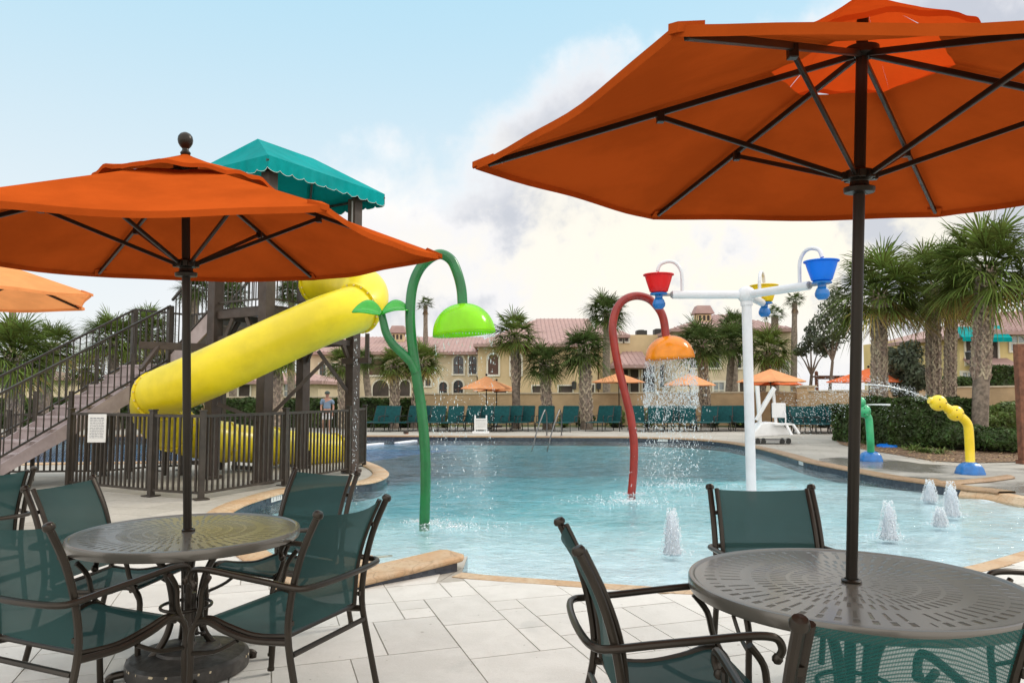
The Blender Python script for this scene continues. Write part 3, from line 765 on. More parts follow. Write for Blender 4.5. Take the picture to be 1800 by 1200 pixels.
# ---- table
def table(label, c, ra, foot, leg_rot, sc_=1):
    t = thing('patio_table', label, 'table', (c[0], c[1], 0), 0); t.scale = (sc_, sc_, 1)
    cx, cy = c; Rt = .61
    # perforated top: rings of radial slots cut out of the sheet
    b = B(); z1, z0 = .720, .682
    rings = [(.050, .070, 0), (.070, .088, 0), (.105, .110, 12), (.150, .160, 0), (.175, .225, 36), (.245, .300, 60), (.320, .395, 60), (.420, .505, 60), (.525, .560, 60)]
    NA = 480
    def wall(pp): pass
    # angular resolution NA; slots occupy one of six cells every period
    edges = [.028, .075, .100, .118, .160, .180, .225, .240, .300, .316, .370, .415, .495, .512, .552, .590]
    slot_rows = {1: (20, 0, 7), 3: (20, 12, 6), 5: (40, 0, 4), 7: (60, 0, 3), 9: (60, 4, 3), 11: (60, 0, 2), 13: (60, 0, 3)}
    vt = {}; vb_ = {}
    def vert(d, i, j, z):
        k = (i % NA, j)
        if k not in d:
            a = 2 * math.pi * (i % NA) / NA + ra; d[k] = b.bm.verts.new((cx + edges[j] * math.cos(a), cy + edges[j] * math.sin(a), z))
        return d[k]
    sk = set()
    for j in range(len(edges) - 1):
        for i in range(NA):
            if j in slot_rows:
                per = NA // slot_rows[j][0]; ph = slot_rows[j][1]
                if (i + ph) % per < slot_rows[j][2]:
                    # broad plain spokes where the sheet is ribbed
                    if (i // 1) % 120 < 2 and j > 5: pass
                    else: sk.add((i, j)); continue
            b.bm.faces.new((vert(vt, i, j, z1), vert(vt, i, j + 1, z1), vert(vt, i + 1, j + 1, z1), vert(vt, i + 1, j, z1)))
    for (i, j) in sk:
        q_ = [(i, j), (i, j + 1), (i + 1, j + 1), (i + 1, j)]
        nb_ = [(i - 1, j), None, (i + 1, j), None]
        for (a_, c_), nn in zip(zip(q_, q_[1:] + q_[:1]), nb_):
            if nn and ((nn[0] % NA, j) in sk): continue
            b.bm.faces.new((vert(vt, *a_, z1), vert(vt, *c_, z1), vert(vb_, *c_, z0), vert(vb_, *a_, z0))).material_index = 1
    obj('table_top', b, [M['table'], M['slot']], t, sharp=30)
    e = B(); e.lathe([(.588, .7195), (.592, .7225), (.600, .727), (.612, .724), (.616, .715), (.616, .684), (.612, .676), (.604, .676), (.602, .702), (.588, .7035)], (cx, cy, 0), 120); obj('rim', e, M['table'], t, sharp=50)
    k = B(); k.lathe([(.036, .7205), (.038, .728), (.030, .733), (.026, .733), (.026, .7205)], (cx, cy, 0), 24); obj('pole_collar', k, M['bronze_lt'], t)
    if foot:
        for q_ in range(4):
            a = leg_rot + q_ * math.pi / 2; dx, dy = math.cos(a), math.sin(a)
            pr_ = [(.40, .70), (.30, .685), (.17, .60), (.105, .50), (.075, .38), (.075, .28), (.105, .18), (.18, .09), (.27, .045), (.36, .035), (.385, .018)]
            pts = cat([(cx + r_ * dx, cy + r_ * dy, z) for r_, z in pr_], 5)
            lb = B(); lb.tube(pts, .019, 10); lb.lathe([(.02, 0), (.022, .02), (.018, .03)], (cx + .375 * dx, cy + .375 * dy, 0), 10); obj('leg', lb, M['bronze_lt'], t)
        rb = B(); rb.tube([(cx + .135 * math.cos(x), cy + .135 * math.sin(x), .335) for x in (2 * math.pi * i / 40 for i in range(40))], .009, 8, closed=True); obj('ring', rb, M['bronze_lt'], t)
    return t
M['table'] = mat('table_top_paint', (.125, .113, .095), .30, .30, .06, 2, coat=.35)
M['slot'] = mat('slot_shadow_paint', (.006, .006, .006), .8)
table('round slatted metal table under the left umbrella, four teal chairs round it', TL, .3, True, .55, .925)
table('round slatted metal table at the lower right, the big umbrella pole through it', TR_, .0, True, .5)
# heavy umbrella base under each table
def ubase(c, label):
    t = thing('umbrella_base', label, 'umbrella base', (c[0], c[1], .012))
    b = B(); b.lathe([(.285, .0), (.30, .004), (.302, .055), (.298, .068), (.28, .080), (.16, .098), (.155, .112), (.13, .120), (.04, .125), (.036, .14)], (c[0], c[1], .012), 56); obj('disc', b, M['cushion'], t, sharp=25)
    b = B(); b.tube([(c[0], c[1], .13), (c[0], c[1], .40)], .028, 16); b.tube([(c[0] + .03, c[1] - .01, .2), (c[0] + .075, c[1] - .025, .2)], .006, 8); b.ball((c[0] + .085, c[1] - .028, .2), .014, 8); obj('sleeve', b, M['bronze'], t)
    rr = random.Random(3)
    for k in range(16):
        b = B()
        a = rr.uniform(0, 6.28); w_ = rr.uniform(.01, .05)
        p = [(c[0] + .3035 * math.cos(a + x), c[1] + .3035 * math.sin(a + x), .012 + z) for x, z in ((0, .058), (w_, .056), (w_ * 1.4, .066), (w_ * .4, .069))]
        b.face(p); obj('paint_chip', b, M['stucco2'], t)
    return t
ubase((TL[0] + .02, TL[1]), 'heavy round umbrella base with chipped rim under the left table')

# ---- chair (local: sitter faces +Y)
def make_chair(mts):
    t = thing('patio_chair', 'x', 'chair')
    br, sl_ = mts
    for s in (-1, 1):
        back = cat([(s * .285, -.335, .012), (s * .283, -.285, .22), (s * .28, -.245, .42), (s * .278, -.262, .60), (s * .276, -.310, .77), (s * .274, -.378, .915)], 4)
        b = B(); b.tube(back, .0155, 10); b.lathe([(.017, 0), (.0225, .003), (.024, .014), (.018, .026), (1e-5, .030)], (s * .274, -.378, .915), 12, M=Matrix.Rotation(R(24), 4, 'X')); b.lathe([(.018, 0), (.018, .014)], (s * .285, -.335, 0.012), 10)
        obj('leg', b, br, t)
        front = cat([(s * .272, -.245, .385), (s * .272, -.05, .372), (s * .272, .10, .395), (s * .272, .20, .425), (s * .273, .265, .405), (s * .275, .292, .34), (s * .278, .285, .20), (s * .283, .300, .012)], 4)
        b = B(); b.tube(front, .0150, 10); b.lathe([(.018, 0), (.018, .014)], (s * .283, .300, 0.0115), 10); obj('leg', b, br, t)
        # arm support
        sup = cat([(s * .305, .165, .628), (s * .292, .215, .56), (s * .280, .235, .47), (s * .276, .283, .37)], 4)
        b = B(); b.tube(sup, .0125, 8); b.tube(cat([(s * .276, .287, .275), (s * .274, .15, .300), (s * .272, .03, .362)], 4), .010, 8); obj('arm_support', b, br, t)
        # inner sling rail
        rail = cat([(s * .246, -.222, .405), (s * .246, -.238, .60), (s * .244, -.286, .76), (s * .242, -.362, .920)], 4)
        b = B(); b.tube(rail, .0125, 8); b.box((s * .262, -.245, .46), (.03, .012, .02)); b.box((s * .26, -.318, .80), (.03, .012, .02)); obj('sling_rail', b, br, t)
        srail = cat([(s * .246, -.215, .40), (s * .246, -.05, .385), (s * .246, .10, .408), (s * .246, .20, .432), (s * .246, .255, .418)], 4)
        b = B(); b.tube(srail, .0115, 8); obj('sling_rail', b, br, t)
    # one continuous armrest tube wrapping behind the back
    arm = []
    for s in (-1, 1):
        seg = [(s * .300, .262, .588), (s * .306, .272, .612), (s * .308, .262, .640), (s * .309, .235, .655), (s * .309, .16, .658), (s * .306, .0, .645), (s * .300, -.15, .632), (s * .300, -.27, .622), (s * .285, -.325, .620), (s * .20, -.352, .620)]
        arm += seg if s < 0 else seg[::-1]
    b = B(); b.tube(cat(arm[:10] + [(0, -.362, .620)] + arm[10:], 4), .0135, 10)
    for s in (-1, 1): b.ball((s * .299, .258, .582), .0185, 10)
    obj('armrest', b, br, t)
    b = B(); b.tube([(-.27, -.262, .335), (.27, -.262, .335)], .0125, 8); b.tube([(-.246, -.22, .402), (.246, -.22, .402)], .010, 8); obj('stretcher', b, br, t)
    b = B(); b.tube([(-.27, .235, .405), (.27, .235, .405)], .0110, 8); obj('stretcher', b, br, t)
    # slings
    b = B(); rows = []
    for u in range(13):
        f = u / 12; pts_ = cat([(0, -.222, .42), (0, -.238, .60), (0, -.286, .76), (0, -.360, .916)], 4); p = pts_[round(f * (len(pts_) - 1))]
        rows.append([Vector((-.243 + .486 * v / 12, p.y - .045 * math.sin(math.pi * v / 12) * (.35 + .65 * f), p.z - .014 * math.sin(math.pi * v / 12) * f ** 4)) for v in range(13)])
    for r0, r1 in zip(rows, rows[1:]): b.strip(r0, r1)
    obj('backrest', b, sl_, t, sharp=60)
    b = B(); rows = []
    for u in range(13):
        pts_ = cat([(0, -.215, .402), (0, -.05, .388), (0, .10, .410), (0, .20, .434), (0, .262, .415)], 3); p = pts_[u]
        rows.append([Vector((-.243 + .486 * v / 10, p.y, p.z - .028 * math.sin(math.pi * v / 10) * math.sin(math.pi * min(1, u / 12 + .08)))) for v in range(11)])
    for r0, r1 in zip(rows, rows[1:]): b.strip(r0, r1)
    obj('seat', b, sl_, t, sharp=60)
    return t
def hd(fx, fy): return math.atan2(fy, fx) - math.pi / 2
ch = make_chair((M['bronze_lt'], M['sling']))
GL, GR = 'teal sling chairs round the left table', 'teal sling chairs round the right table'
zc_ = .0115
ch.location = (-1.07, 3.55, zc_); ch.rotation_euler.z = hd(-.93, .37)
ch['label'] = 'teal chair at right front of the left table, its back towards the pool curb'; ch['group'] = GL
dup(ch, (-1.87, 3.33, zc_), hd(.40, .92), 'teal chair nearest the lower left corner, seen from behind', GL)
dup(ch, (-2.20, 4.24, zc_), hd(.97, -.10), 'teal chair left of the left table, below the fence gate with the notice', GL)
dup(ch, (-1.41, 4.54, zc_), hd(-.5, -.87), 'teal chair behind the left table, in front of the corner of the slide fence', GL)
dup(ch, (-3.70, 5.0, zc_), hd(-.87, .5), 'teal chair cut off by the left picture edge, below the stairs', 'chairs of a further table')
dup(ch, (.585, 2.74, zc_), hd(1, .05), 'teal chair seen side on at the left of the right table', GR)
dup(ch, (1.345, 3.69, zc_), hd(-.02, -1), 'teal chair behind the right table, with its back against the shallow water', GR)
dup(ch, (2.36, 3.0, zc_), hd(-1, -.05), 'chair beyond the right table edge of which only an armrest shows', GR)
c3 = dup(ch, (.925, 2.06, zc_), hd(.03, 1), 'teal see-through mesh chair nearest the camera in the lower right corner', GR)
for k_ in kids(c3):
    if k_.name.startswith(('backrest', 'seat')): k_.data = k_.data.copy(); k_.data.materials[0] = M['sling_t']
# ================================================================== SLIDE TOWER, STAIRS, FENCES
u0 = Vector((.527, .850, 0)); v0 = Vector((-.850, .527, 0)); Zv = Vector((0, 0, 1))
A = G(461.5, 850); Dx = A + v0 * 1.30; Bx = A + u0 * 1.99; Cx_ = A + u0 * 1.99 + v0 * 1.30
DZ = 2.85
tw = thing('slide_tower', 'brown post tower with a teal hipped canopy, from which the yellow tube slide starts', 'slide tower', (A.x, A.y, 0))
for p in (A, Bx, Cx_, Dx):
    b = B(); b.beam(p + Zv * .06, p + Zv * 5.05, .19, .19); b.box(p + Zv * .03, (.26, .26, .06), rz=math.atan2(u0.y, u0.x))
    b2 = B()
    # rotate posts square with the tower: rebuild as box
    b2.box(p + Zv * 2.53, (.19, .19, 5.05), rz=math.atan2(u0.y, u0.x)); b2.box(p + Zv * .035, (.27, .27, .055), rz=math.atan2(u0.y, u0.x))
    b.bm.free(); obj('post', b2, M['post'], tw, bev=.008)
# beams round the deck and under it
ce = (A + Cx_) / 2
def rect_beams(name, z, w_, h_, off=0):
    b = B(); q = [A, Bx, Cx_, Dx]
    for i in range(4):
        a, c = q[i], q[(i + 1) % 4]; d = (c - a).normalized(); n = Vector((d.y, -d.x, 0))
        b.beam(a + d * .098 + n * off + Zv * z, c - d * .098 + n * off + Zv * z, w_, h_)
    return b
obj('deck_frame', rect_beams('f', DZ - .08, .07, .14), M['post'], tw, bev=.004)
b = B(); k = 12
for i in range(k):
    a = A + u0 * (.10 + 1.79 * (i + .5) / k); b.beam(a + v0 * .04 + Zv * (DZ + .02), a + v0 * 1.26 + Zv * (DZ + .02), 1.79 / k - .012, .035)
obj('deck_boards', b, M['post'], tw)
obj('low_frame', rect_beams('f', 2.36, .05, .10), M['post'], tw, bev=.004)
# knee braces
for p, d in ((A, u0), (A, v0), (Dx, v0 * -1), (Bx, u0 * -1), (Dx, u0), (Cx_, v0 * -1), (Cx_, u0 * -1), (Bx, v0)):
    b = B(); b.beam(p + d * .10 + Zv * 2.05, p + d * .48 + Zv * 2.70, .045, .07); obj('knee_brace', b, M['post'], tw)
# rails with pickets
def balustrade(name, a, c, z0a, z0c, h_, mt, parent, world=True, step=.11, bar=.016, top=.04, low=.09, ends=True):
    b = B(); a = Vector((a.x, a.y, z0a)); c = Vector((c.x, c.y, z0c)); L = (Vector((c.x, c.y)) - Vector((a.x, a.y))).length; n = max(2, round(L / step))
    b.beam(a + Zv * h_, c + Zv * h_, top, top * .9); b.beam(a + Zv * low, c + Zv * low, top * .8, top * .7)
    for i in range(1, n):
        p = a.lerp(c, i / n); b.box(p + Zv * ((h_ + low) / 2), (bar, bar, h_ - low - .03), rz=math.atan2(c.y - a.y, c.x - a.x))
    return obj(name, b, mt, parent, smooth=False)
for a, c in ((A + u0 * .1, A + u0 * .75), (A + v0 * .1, Dx - v0 * .1), (Bx + v0 * .1, Cx_ - v0 * .1)):
    balustrade('railing', a, c, DZ + .04, DZ + .04, 1.12, M['fence'], tw)
b = B(); b.tube([A + u0 * 1.9 + v0 * -.02 + Zv * DZ, A + u0 * 1.9 - v0 * .02 + Zv * 5.0], .02, 8); obj('pipe', b, M['grey'], tw)
# cross braces low down, diagonal to the slide
for p, q, z_a, z_b in ((A, Vector((-.62, -.35, 0)), .98, 1.28), (A, Vector((.9, .25, 0)), .98, 1.98), (Bx, Vector((-.55, -.35, 0)), 1.35, 2.2)):
    b = B(); b.beam(p + Zv * z_a, p + q + Zv * z_b, .05, .06); obj('strut', b, M['post'], tw)
b = B(); b.beam(Dx + Zv * 2.22, Dx + Vector((-.98, -.62, 0)) + Zv * 2.22, .10, .12); b.beam(Dx + Vector((-.72, -.50, 0)) + Zv * 2.2, Dx + Vector((-.80, -.90, 0)) + Zv * 1.80, .06, .06); obj('slide_bracket', b, M['post'], tw, bev=.004)
b = B(); b.beam(Bx - u0 * .25 + Zv * 2.02, Bx + Vector((.42, -.55, 0)) + Zv * 2.02, .09, .10); b.beam(Bx + Vector((.36, -.50, 0)) + Zv * 2.0, Bx + Vector((.36, -.50, 0)) + Zv * 2.5, .07, .07); obj('slide_bracket', b, M['post'], tw, bev=.004)
# canopy
Nc = V(471, 272, 11.6); zc0 = Nc.z; Lc, Wc = 2.78, 2.05
def cp(a, b_, z): p = Nc + u0 * a + v0 * b_; return Vector((p.x, p.y, z))
pk = 5.88
cn = [cp(0, 0, zc0), cp(Lc, 0, zc0), cp(Lc, Wc, zc0), cp(0, Wc, zc0)]
r1, r2 = cp(.62, Wc / 2, pk), cp(1.92, Wc / 2, pk)
b = B()
def patch(q00, q10, q11, q01, n=8, m_=6, sag=.05):
    rows = []
    for j in range(m_ + 1):
        rows.append([(q00.lerp(q10, i / n)).lerp(q01.lerp(q11, i / n), j / m_) - Zv * sag * math.sin(math.pi * j / m_) * math.sin(math.pi * i / n) for i in range(n + 1)])
    for r_, s_ in zip(rows, rows[1:]): b.strip(r_, s_)
patch(cn[0], cn[1], r2, r1); patch(cn[2], cn[3], r1, r2); patch(cn[1], cn[2], r2, r2); patch(cn[3], cn[0], r1, r1)
can = obj('canopy', b, M['teal_canvas'], tw, weld=True, sharp=20)
b = B(); tr_ = B()
for i in range(4):
    a, c = cn[i], cn[(i + 1) % 4]; L = (c - a).length; n = round(L / .26) * 8; top_, bot_ = [], []
    for k in range(n + 1):
        p = a.lerp(c, k / n); ph = (k % 8) / 8; dz = .20 + .045 * math.sin(math.pi * ph) ** .6
        out = (p - cp(Lc / 2, Wc / 2, p.z)).normalized() * .015 * math.sin(k * .9)
        top_.append(p); bot_.append(p - Zv * dz + out)
    b.strip(top_, bot_); tr_.tube([p for p in bot_], .003, 5)
va_ = obj('valance', b, M['teal_canvas'], can, sharp=60)
obj('white_piping', tr_, M['white_trim'], can)
b = B()
for p, q in ((cn[0], r1), (cn[3], r1), (cn[1], r2), (cn[2], r2), (r1, r2)): b.beam(p - Zv * .09, q - Zv * .09, .04, .04)
cni = [p.lerp(cp(Lc / 2, Wc / 2, p.z), .05) for p in cn]
for i in range(4): b.beam(cni[i] - Zv * .07, cni[(i + 1) % 4] - Zv * .07, .04, .04)
for p in (A, Bx, Cx_, Dx): b.box(Vector((p.x, p.y, 5.08)), (.1, .1, .1))
obj('canopy_frame', b, M['fence'], tw, smooth=False)

# ---- stairs
T0 = V(300, 537, 13.17); T0.z = 0; LZ = 1.95
st = thing('staircase', 'open mauve staircase with dark picket rails climbing to the slide tower', 'staircase', (T0.x, T0.y, 0))
run, ns = 3.03, 11; WS = 1.1
b = B(); rb_ = B()
for i in range(ns):
    f0, f1 = i / ns, (i + 1) / ns; z = LZ * (i + 1) / ns
    pa = T0 - u0 * run * (1 - f0); pb = T0 - u0 * run * (1 - f1)
    md = (pa + pb) / 2 + v0 * WS / 2
    b.box(Vector((md.x, md.y, z - .02)), (run / ns + .03, WS - .08, .04), rz=math.atan2(u0.y, u0.x))
    m2 = pa + v0 * WS / 2 + u0 * .012
    rb_.box(Vector((m2.x, m2.y, z - LZ / ns / 2 - .02)), (.02, WS - .09, LZ / ns - .03), rz=math.atan2(u0.y, u0.x))
obj('tread', b, M['stair'], st, bev=.004); obj('riser', rb_, M['stair'], st)
def stringer(off, a, c, za, zb, side, th=.045, h_=.30):
    b = B(); a = a + off; c = c + off
    pts = [(a, za - h_ * .9), (c, zb - h_), (c, zb + .05), (a, za + .05)]
    n = side * th
    q = [Vector((p.x, p.y, max(z, .0))) for p, z in pts]; q2 = [p + n for p in q]
    b.face(q); b.face(q2[::-1])
    for i in range(4): b.face([q[i], q2[i], q2[(i + 1) % 4], q[(i + 1) % 4]])
    return obj('stringer', b, M['stair'], st, smooth=False)
S0 = T0 - u0 * run
stringer(Vector((0, 0, 0)), S0, T0, LZ / ns * .6, LZ, v0); stringer(v0 * WS, S0, T0, LZ / ns * .6, LZ, v0 * -1)
balustrade('railing', S0, T0, LZ / ns, LZ, 1.05, M['fence'], st, low=.10)
balustrade('railing', S0 + v0 * WS, T0 + v0 * WS, LZ / ns, LZ, 1.05, M['fence'], st, low=.10)
# landing
b = B(); lc = T0 + u0 * .58 + v0 * .55
b.box(Vector((lc.x, lc.y, LZ - .06)), (1.16, 1.14, .10), rz=math.atan2(u0.y, u0.x)); obj('landing', b, M['stair'], st, bev=.004)
balustrade('railing', T0 + v0 * WS, T0 + v0 * WS + u0 * 1.14, LZ, LZ, 1.05, M['fence'], st)
balustrade('railing', T0 + v0 * WS + u0 * 1.14, T0 + u0 * 1.14, LZ, LZ, 1.05, M['fence'], st)
for p in (T0, T0 + v0 * WS, T0 + u0 * 1.14, T0 + v0 * WS + u0 * 1.14):
    b = B(); b.box(Vector((p.x, p.y, 1.5)), (.09, .09, 3.0), rz=math.atan2(u0.y, u0.x)); obj('post', b, M['fence'], st, bev=.004)
for f in (.12, .45, .78):
    for o in (0, WS):
        p = S0.lerp(T0, f) + v0 * o; zt = LZ * f; b = B(); b.box(Vector((p.x, p.y, zt / 2 + .3)), (.055, .055, zt + .6), rz=.3); obj('post', b, M['fence'], st)
# second flight to the tower
n2_ = 5; R2 = 1.22; b = B(); rb_ = B()
for i in range(n2_):
    z = LZ + (DZ - LZ) * (i + 1) / n2_; m1 = T0 - v0 * R2 * (i + .5) / n2_ + u0 * .57; b.box(Vector((m1.x, m1.y, z - .02)), (1.05, R2 / n2_ + .03, .04), rz=math.atan2(u0.y, u0.x))
    m1 = T0 - v0 * (R2 * i / n2_ + .01) + u0 * .57; rb_.box(Vector((m1.x, m1.y, z - .11)), (1.05, .02, .15), rz=math.atan2(u0.y, u0.x))
obj('tread', b, M['stair'], st); obj('riser', rb_, M['stair'], st)
stringer(Vector((0, 0, 0)), T0, T0 - v0 * R2, LZ + .1, DZ + .02, u0, h_=.28); stringer(u0 * 1.10, T0, T0 - v0 * R2, LZ + .1, DZ + .02, u0, h_=.28)
balustrade('railing', T0 - v0 * .05, T0 - v0 * R2, LZ + .1, DZ, 1.05, M['fence'], st, low=.10)
balustrade('railing', T0 - v0 * .05 + u0 * 1.12, T0 - v0 * R2 + u0 * 1.12, LZ + .1, DZ, 1.05, M['fence'], st, low=.10)

# ---- tube slide
SR = .355
ctl = [(556, 497, 13.0), (586, 494, 12.75), (622, 500, 12.3), (642, 516, 11.75), (634, 538, 11.25), (600, 552, 10.95), (560, 567, 10.85), (450, 617, 10.70), (380, 650, 10.65), (325, 674, 10.75), (284, 692, 11.05), (274, 716, 11.55), (288, 742, 12.15), (325, 762, 12.75), (372, 773, 13.3), (425, 779, 13.75), (470, 783, 14.3), (520, 787, 14.95), (592, 792, 15.9)]
path = cat([V(*c) for c in ctl], 8)
sl_t = thing('tube_slide', 'bright yellow closed tube slide curling down from the tower and back behind the fence', 'water slide', (path[0].x, path[0].y, 0))
cuts = [0, 4 * 8 + 2, 10 * 8 + 1, 12 * 8 + 4, 14 * 8 + 4, 16 * 8 + 2, 18 * 8]
for a, c in zip(cuts, cuts[1:]):
    b = B(); b.tube(path[a:c + 1], SR if a < 110 else SR - .02, 40, caps=False); obj('tube_section', b, M['yellow'], sl_t, thick=.012, sharp=60)
for c in cuts:
    c = min(c, len(path) - 2); d = (path[c + 1] - path[c - 1 if c else 0]).normalized()
    r_ = SR if c < 110 else SR - .02
    b = B(); b.tube([path[c] - d * .022, path[c] - d * .021, path[c] + d * .021, path[c] + d * .022], [r_, r_ + .040, r_ + .040, r_], 40, caps=False)
    fl = obj('flange', b, M['yellow'], sl_t, sharp=40)
    b = B(); n1_ = d.orthogonal().normalized(); n2v = d.cross(n1_)
    for k in range(18):
        a = 2 * math.pi * k / 18; p = path[c] + (n1_ * math.cos(a) + n2v * math.sin(a)) * (r_ + .024); b.beam(p - d * .04, p + d * .04, .017, .017)
    obj('bolts', b, M['bolt'], fl)
# cradle legs under the low part
for c in (108, 122, 136):
    c = min(c, len(path) - 2); p = path[c]; d = (path[c + 1] - path[c - 1]).normalized(); n = Vector((d.y, -d.x, 0)).normalized()
    b = B()
    for s in (-1, 1): b.box(Vector((p.x, p.y, 0)) + n * s * .36 + Zv * (p.z * .45), (.07, .07, p.z * .9))
    b.beam(Vector((p.x, p.y, max(p.z - .44, .05))) - n * .4, Vector((p.x, p.y, max(p.z - .44, .05))) + n * .4, .08, .07)
    obj('cradle', b, M['fence'], sl_t)

# ---- picket fences
def fence(label, pts, h_=1.20, name='picket_fence', posts=None, pw=.075, group=None, ends=(True, True)):
    t = thing(name, label, 'fence', (pts[0].x, pts[0].y, 0), 0, group)
    for i, (a, c) in enumerate(zip(pts, pts[1:])):
        balustrade('fence_panel', a, c, 0, 0, h_ - .06, M['fence'], t, step=.098, bar=.026, top=.045, low=.09)
    for i, p in enumerate(pts):
        if (i == 0 and not ends[0]) or (i == len(pts) - 1 and not ends[1]): continue
        nx = pts[min(i + 1, len(pts) - 1)] - pts[max(i - 1, 0)]; a = math.atan2(nx.y, nx.x)
        b = B(); b.box(Vector((p.x, p.y, h_ / 2 + .005)), (pw, pw, h_), rz=a); b.box(Vector((p.x, p.y, h_ + .015)), (pw + .022, pw + .022, .022), rz=a); b.box(Vector((p.x, p.y, .012)), (pw + .11, pw + .11, .014), rz=a)
        obj('post', b, M['fence'], t, bev=.003)
    return t
g2 = lambda x, y: Vector((*G(x, y).xy, 0))
F0, F1, F2, F3, F4, F5 = g2(120, 857), g2(265, 872), g2(353, 878), g2(500, 853), g2(612, 832), g2(640, 819)
fence('dark brown picket fence with square posts standing in front of the yellow slide', [F0, F1, F2, F3, F4, F5], 1.19)
fence('further run of brown picket fence behind the white notice, between stairs and pool', [g2(12, 838), g2(183, 836), g2(272, 828), g2(318, 826)], 1.13)
fence('short return of picket fence behind the stairs foot at the left picture edge', [g2(-160, 842), g2(12, 838) + Vector((-.12, .0, 0))], 1.13, ends=(True, False))
# white notice on the gate
def notice(label, c, w_, h_, rz, lines, tilt=0, name='notice_board', lab='sign'):
    t = thing(name, label, lab, c, rz)
    b = B(); b.box((0, 0, 0), (w_, .012, h_)); obj('board', b, M['sign'], t, world=False, bev=.006)
    rr = random.Random(5); tx = B()
    for i in range(lines):
        z = h_ * .36 - i * h_ * .74 / lines; x = -w_ * .38
        while x < w_ * .36:
            wl_ = min(rr.uniform(.012, .05), w_ * .38 - x)
            if wl_ > .006: tx.box((x + wl_ / 2, -.0080, z), (wl_, .002, h_ * (.020 if i else .035)))
            x += wl_ + .009
    obj('lettering', tx, M['ink'], t, world=False, smooth=False)
    return t
nc = V(176, 752, 10.93); notice('white rounded notice with small illegible lines fixed to the picket fence left of the slide', (nc.x, nc.y - .08, nc.z), .26, .41, .05, 13)
# ================================================================== SPRAY FEATURES
def arch(name, label, pts, Y, r, mt):
    P = cat([V(x, y, Y) for x, y in pts], 8)
    t = thing(name, label, 'water feature', (P[0].x, P[0].y, WL))
    P[0].z -= .0
    b = B(); b.tube([P[0] - Zv * .10] + P, r, 20); obj('stem', b, mt, t)
    return t, P
def dome(parent, c, rr, hgt, mt, Mx=None, name='dome', mt2=None):
    b = B(); pr = [(rr * math.sin(a) ** .9, hgt * math.cos(a)) for a in (math.pi / 2 * i / 14 for i in range(15))]
    pr[0] = (.03, hgt)
    out = [(r_, z) for r_, z in pr[::-1]]
    b.lathe(out + [(.03, hgt + .02)], c, 48, M=Mx, close=True, wob=lambda a, z: 1 + .012 * math.cos(8 * a) * (1 - z / hgt))
    # open underneath: drop the closing face
    for f in [f for f in b.bm.faces if len(f.verts) > 6 and f.calc_center_median().z < c[2] + .02]: b.bm.faces.remove(f)
    return obj(name, b, mt, parent, thick=.010, sharp=60)
Yg = 8.96
M['lime'] = mat('lime_translucent', (.42, .85, .01), .22, 0, .06, 4, coat=.4, sub=.55)
M['amber'] = mat('orange_translucent', (.95, .34, .005), .22, 0, .10, 6, coat=.4, sub=.35)
t, P = arch('flower_spray', 'tall green arched stem with two leaves and a lime green dome dripping water', [(746, 917), (748, 850), (747, 790), (741, 720), (732, 660), (724, 600), (721, 550), (725, 505), (737, 474), (756, 454), (775, 447), (793, 457), (804, 480), (811, 508), (813, 536)], Yg, .062, M['green_p'])
dc = V(816, 588, Yg); dome(t, dc, .375, .375, M['lime'], Matrix.Rotation(R(-5), 4, 'Y'))
ls = cat([V(x, y, Yg - .02) for x, y in [(731, 655), (722, 636), (706, 620), (690, 604), (679, 585), (674, 566), (671, 553)]], 6)
b = B(); b.tube(ls, [.058 - .012 * i / len(ls) for i in range(len(ls))], 16); obj('branch', b, M['green_p'], t)
def leaf(c, L, Wd, yaw, mt, parent, pitch=-.12, fold=.30, droop=.0, roll=0):
    b = B(); rows = []
    for i in range(17):
        f = i / 16; w_ = Wd * math.sin(math.pi * min(f * .96 + .04, 1)) ** .7 * (1 - .25 * f); row = []
        for j in range(-4, 5):
            s = j / 4; row.append(Vector((f * L, s * w_, abs(s) * w_ * fold + .16 * L * math.sin(f * math.pi * .95) + droop * f * f * L)))
        rows.append(row)
    for r_, s_ in zip(rows, rows[1:]): b.strip(r_, s_)
    m4 = Matrix.Translation(c) @ Matrix.Rotation(yaw, 4, 'Z') @ Matrix.Rotation(pitch, 4, 'Y') @ Matrix.Rotation(roll, 4, 'X')
    b.bm.transform(m4); return obj('leaf', b, mt, parent, thick=.012, sharp=70)
M['leafy'] = mat('leaf_green_plastic', (.035, .50, .03), .22, 0, .12, 6, coat=.5, sub=.35)
lc_ = V(671, 552, Yg - .02)
leaf(lc_, .36, .17, R(183), M['leafy'], t, pitch=R(-2), roll=R(-38)); leaf(lc_, .36, .17, R(3), M['leafy'], t, pitch=R(-6), roll=R(32))
Yr = 11.5
t, P = arch('arch_spray', 'dark red arched stem with an orange dome pouring water', [(1110, 867), (1114, 820), (1114, 775), (1108, 730), (1097, 685), (1086, 640), (1079, 600), (1077, 572), (1083, 545), (1097, 527), (1118, 520), (1140, 525), (1156, 540), (1166, 560), (1171, 595)], Yr, .063, M['red_p'])
dc = V(1178, 631, Yr); dome(t, dc, .375, .36, M['amber'], Matrix.Rotation(R(-4), 4, 'Y'))
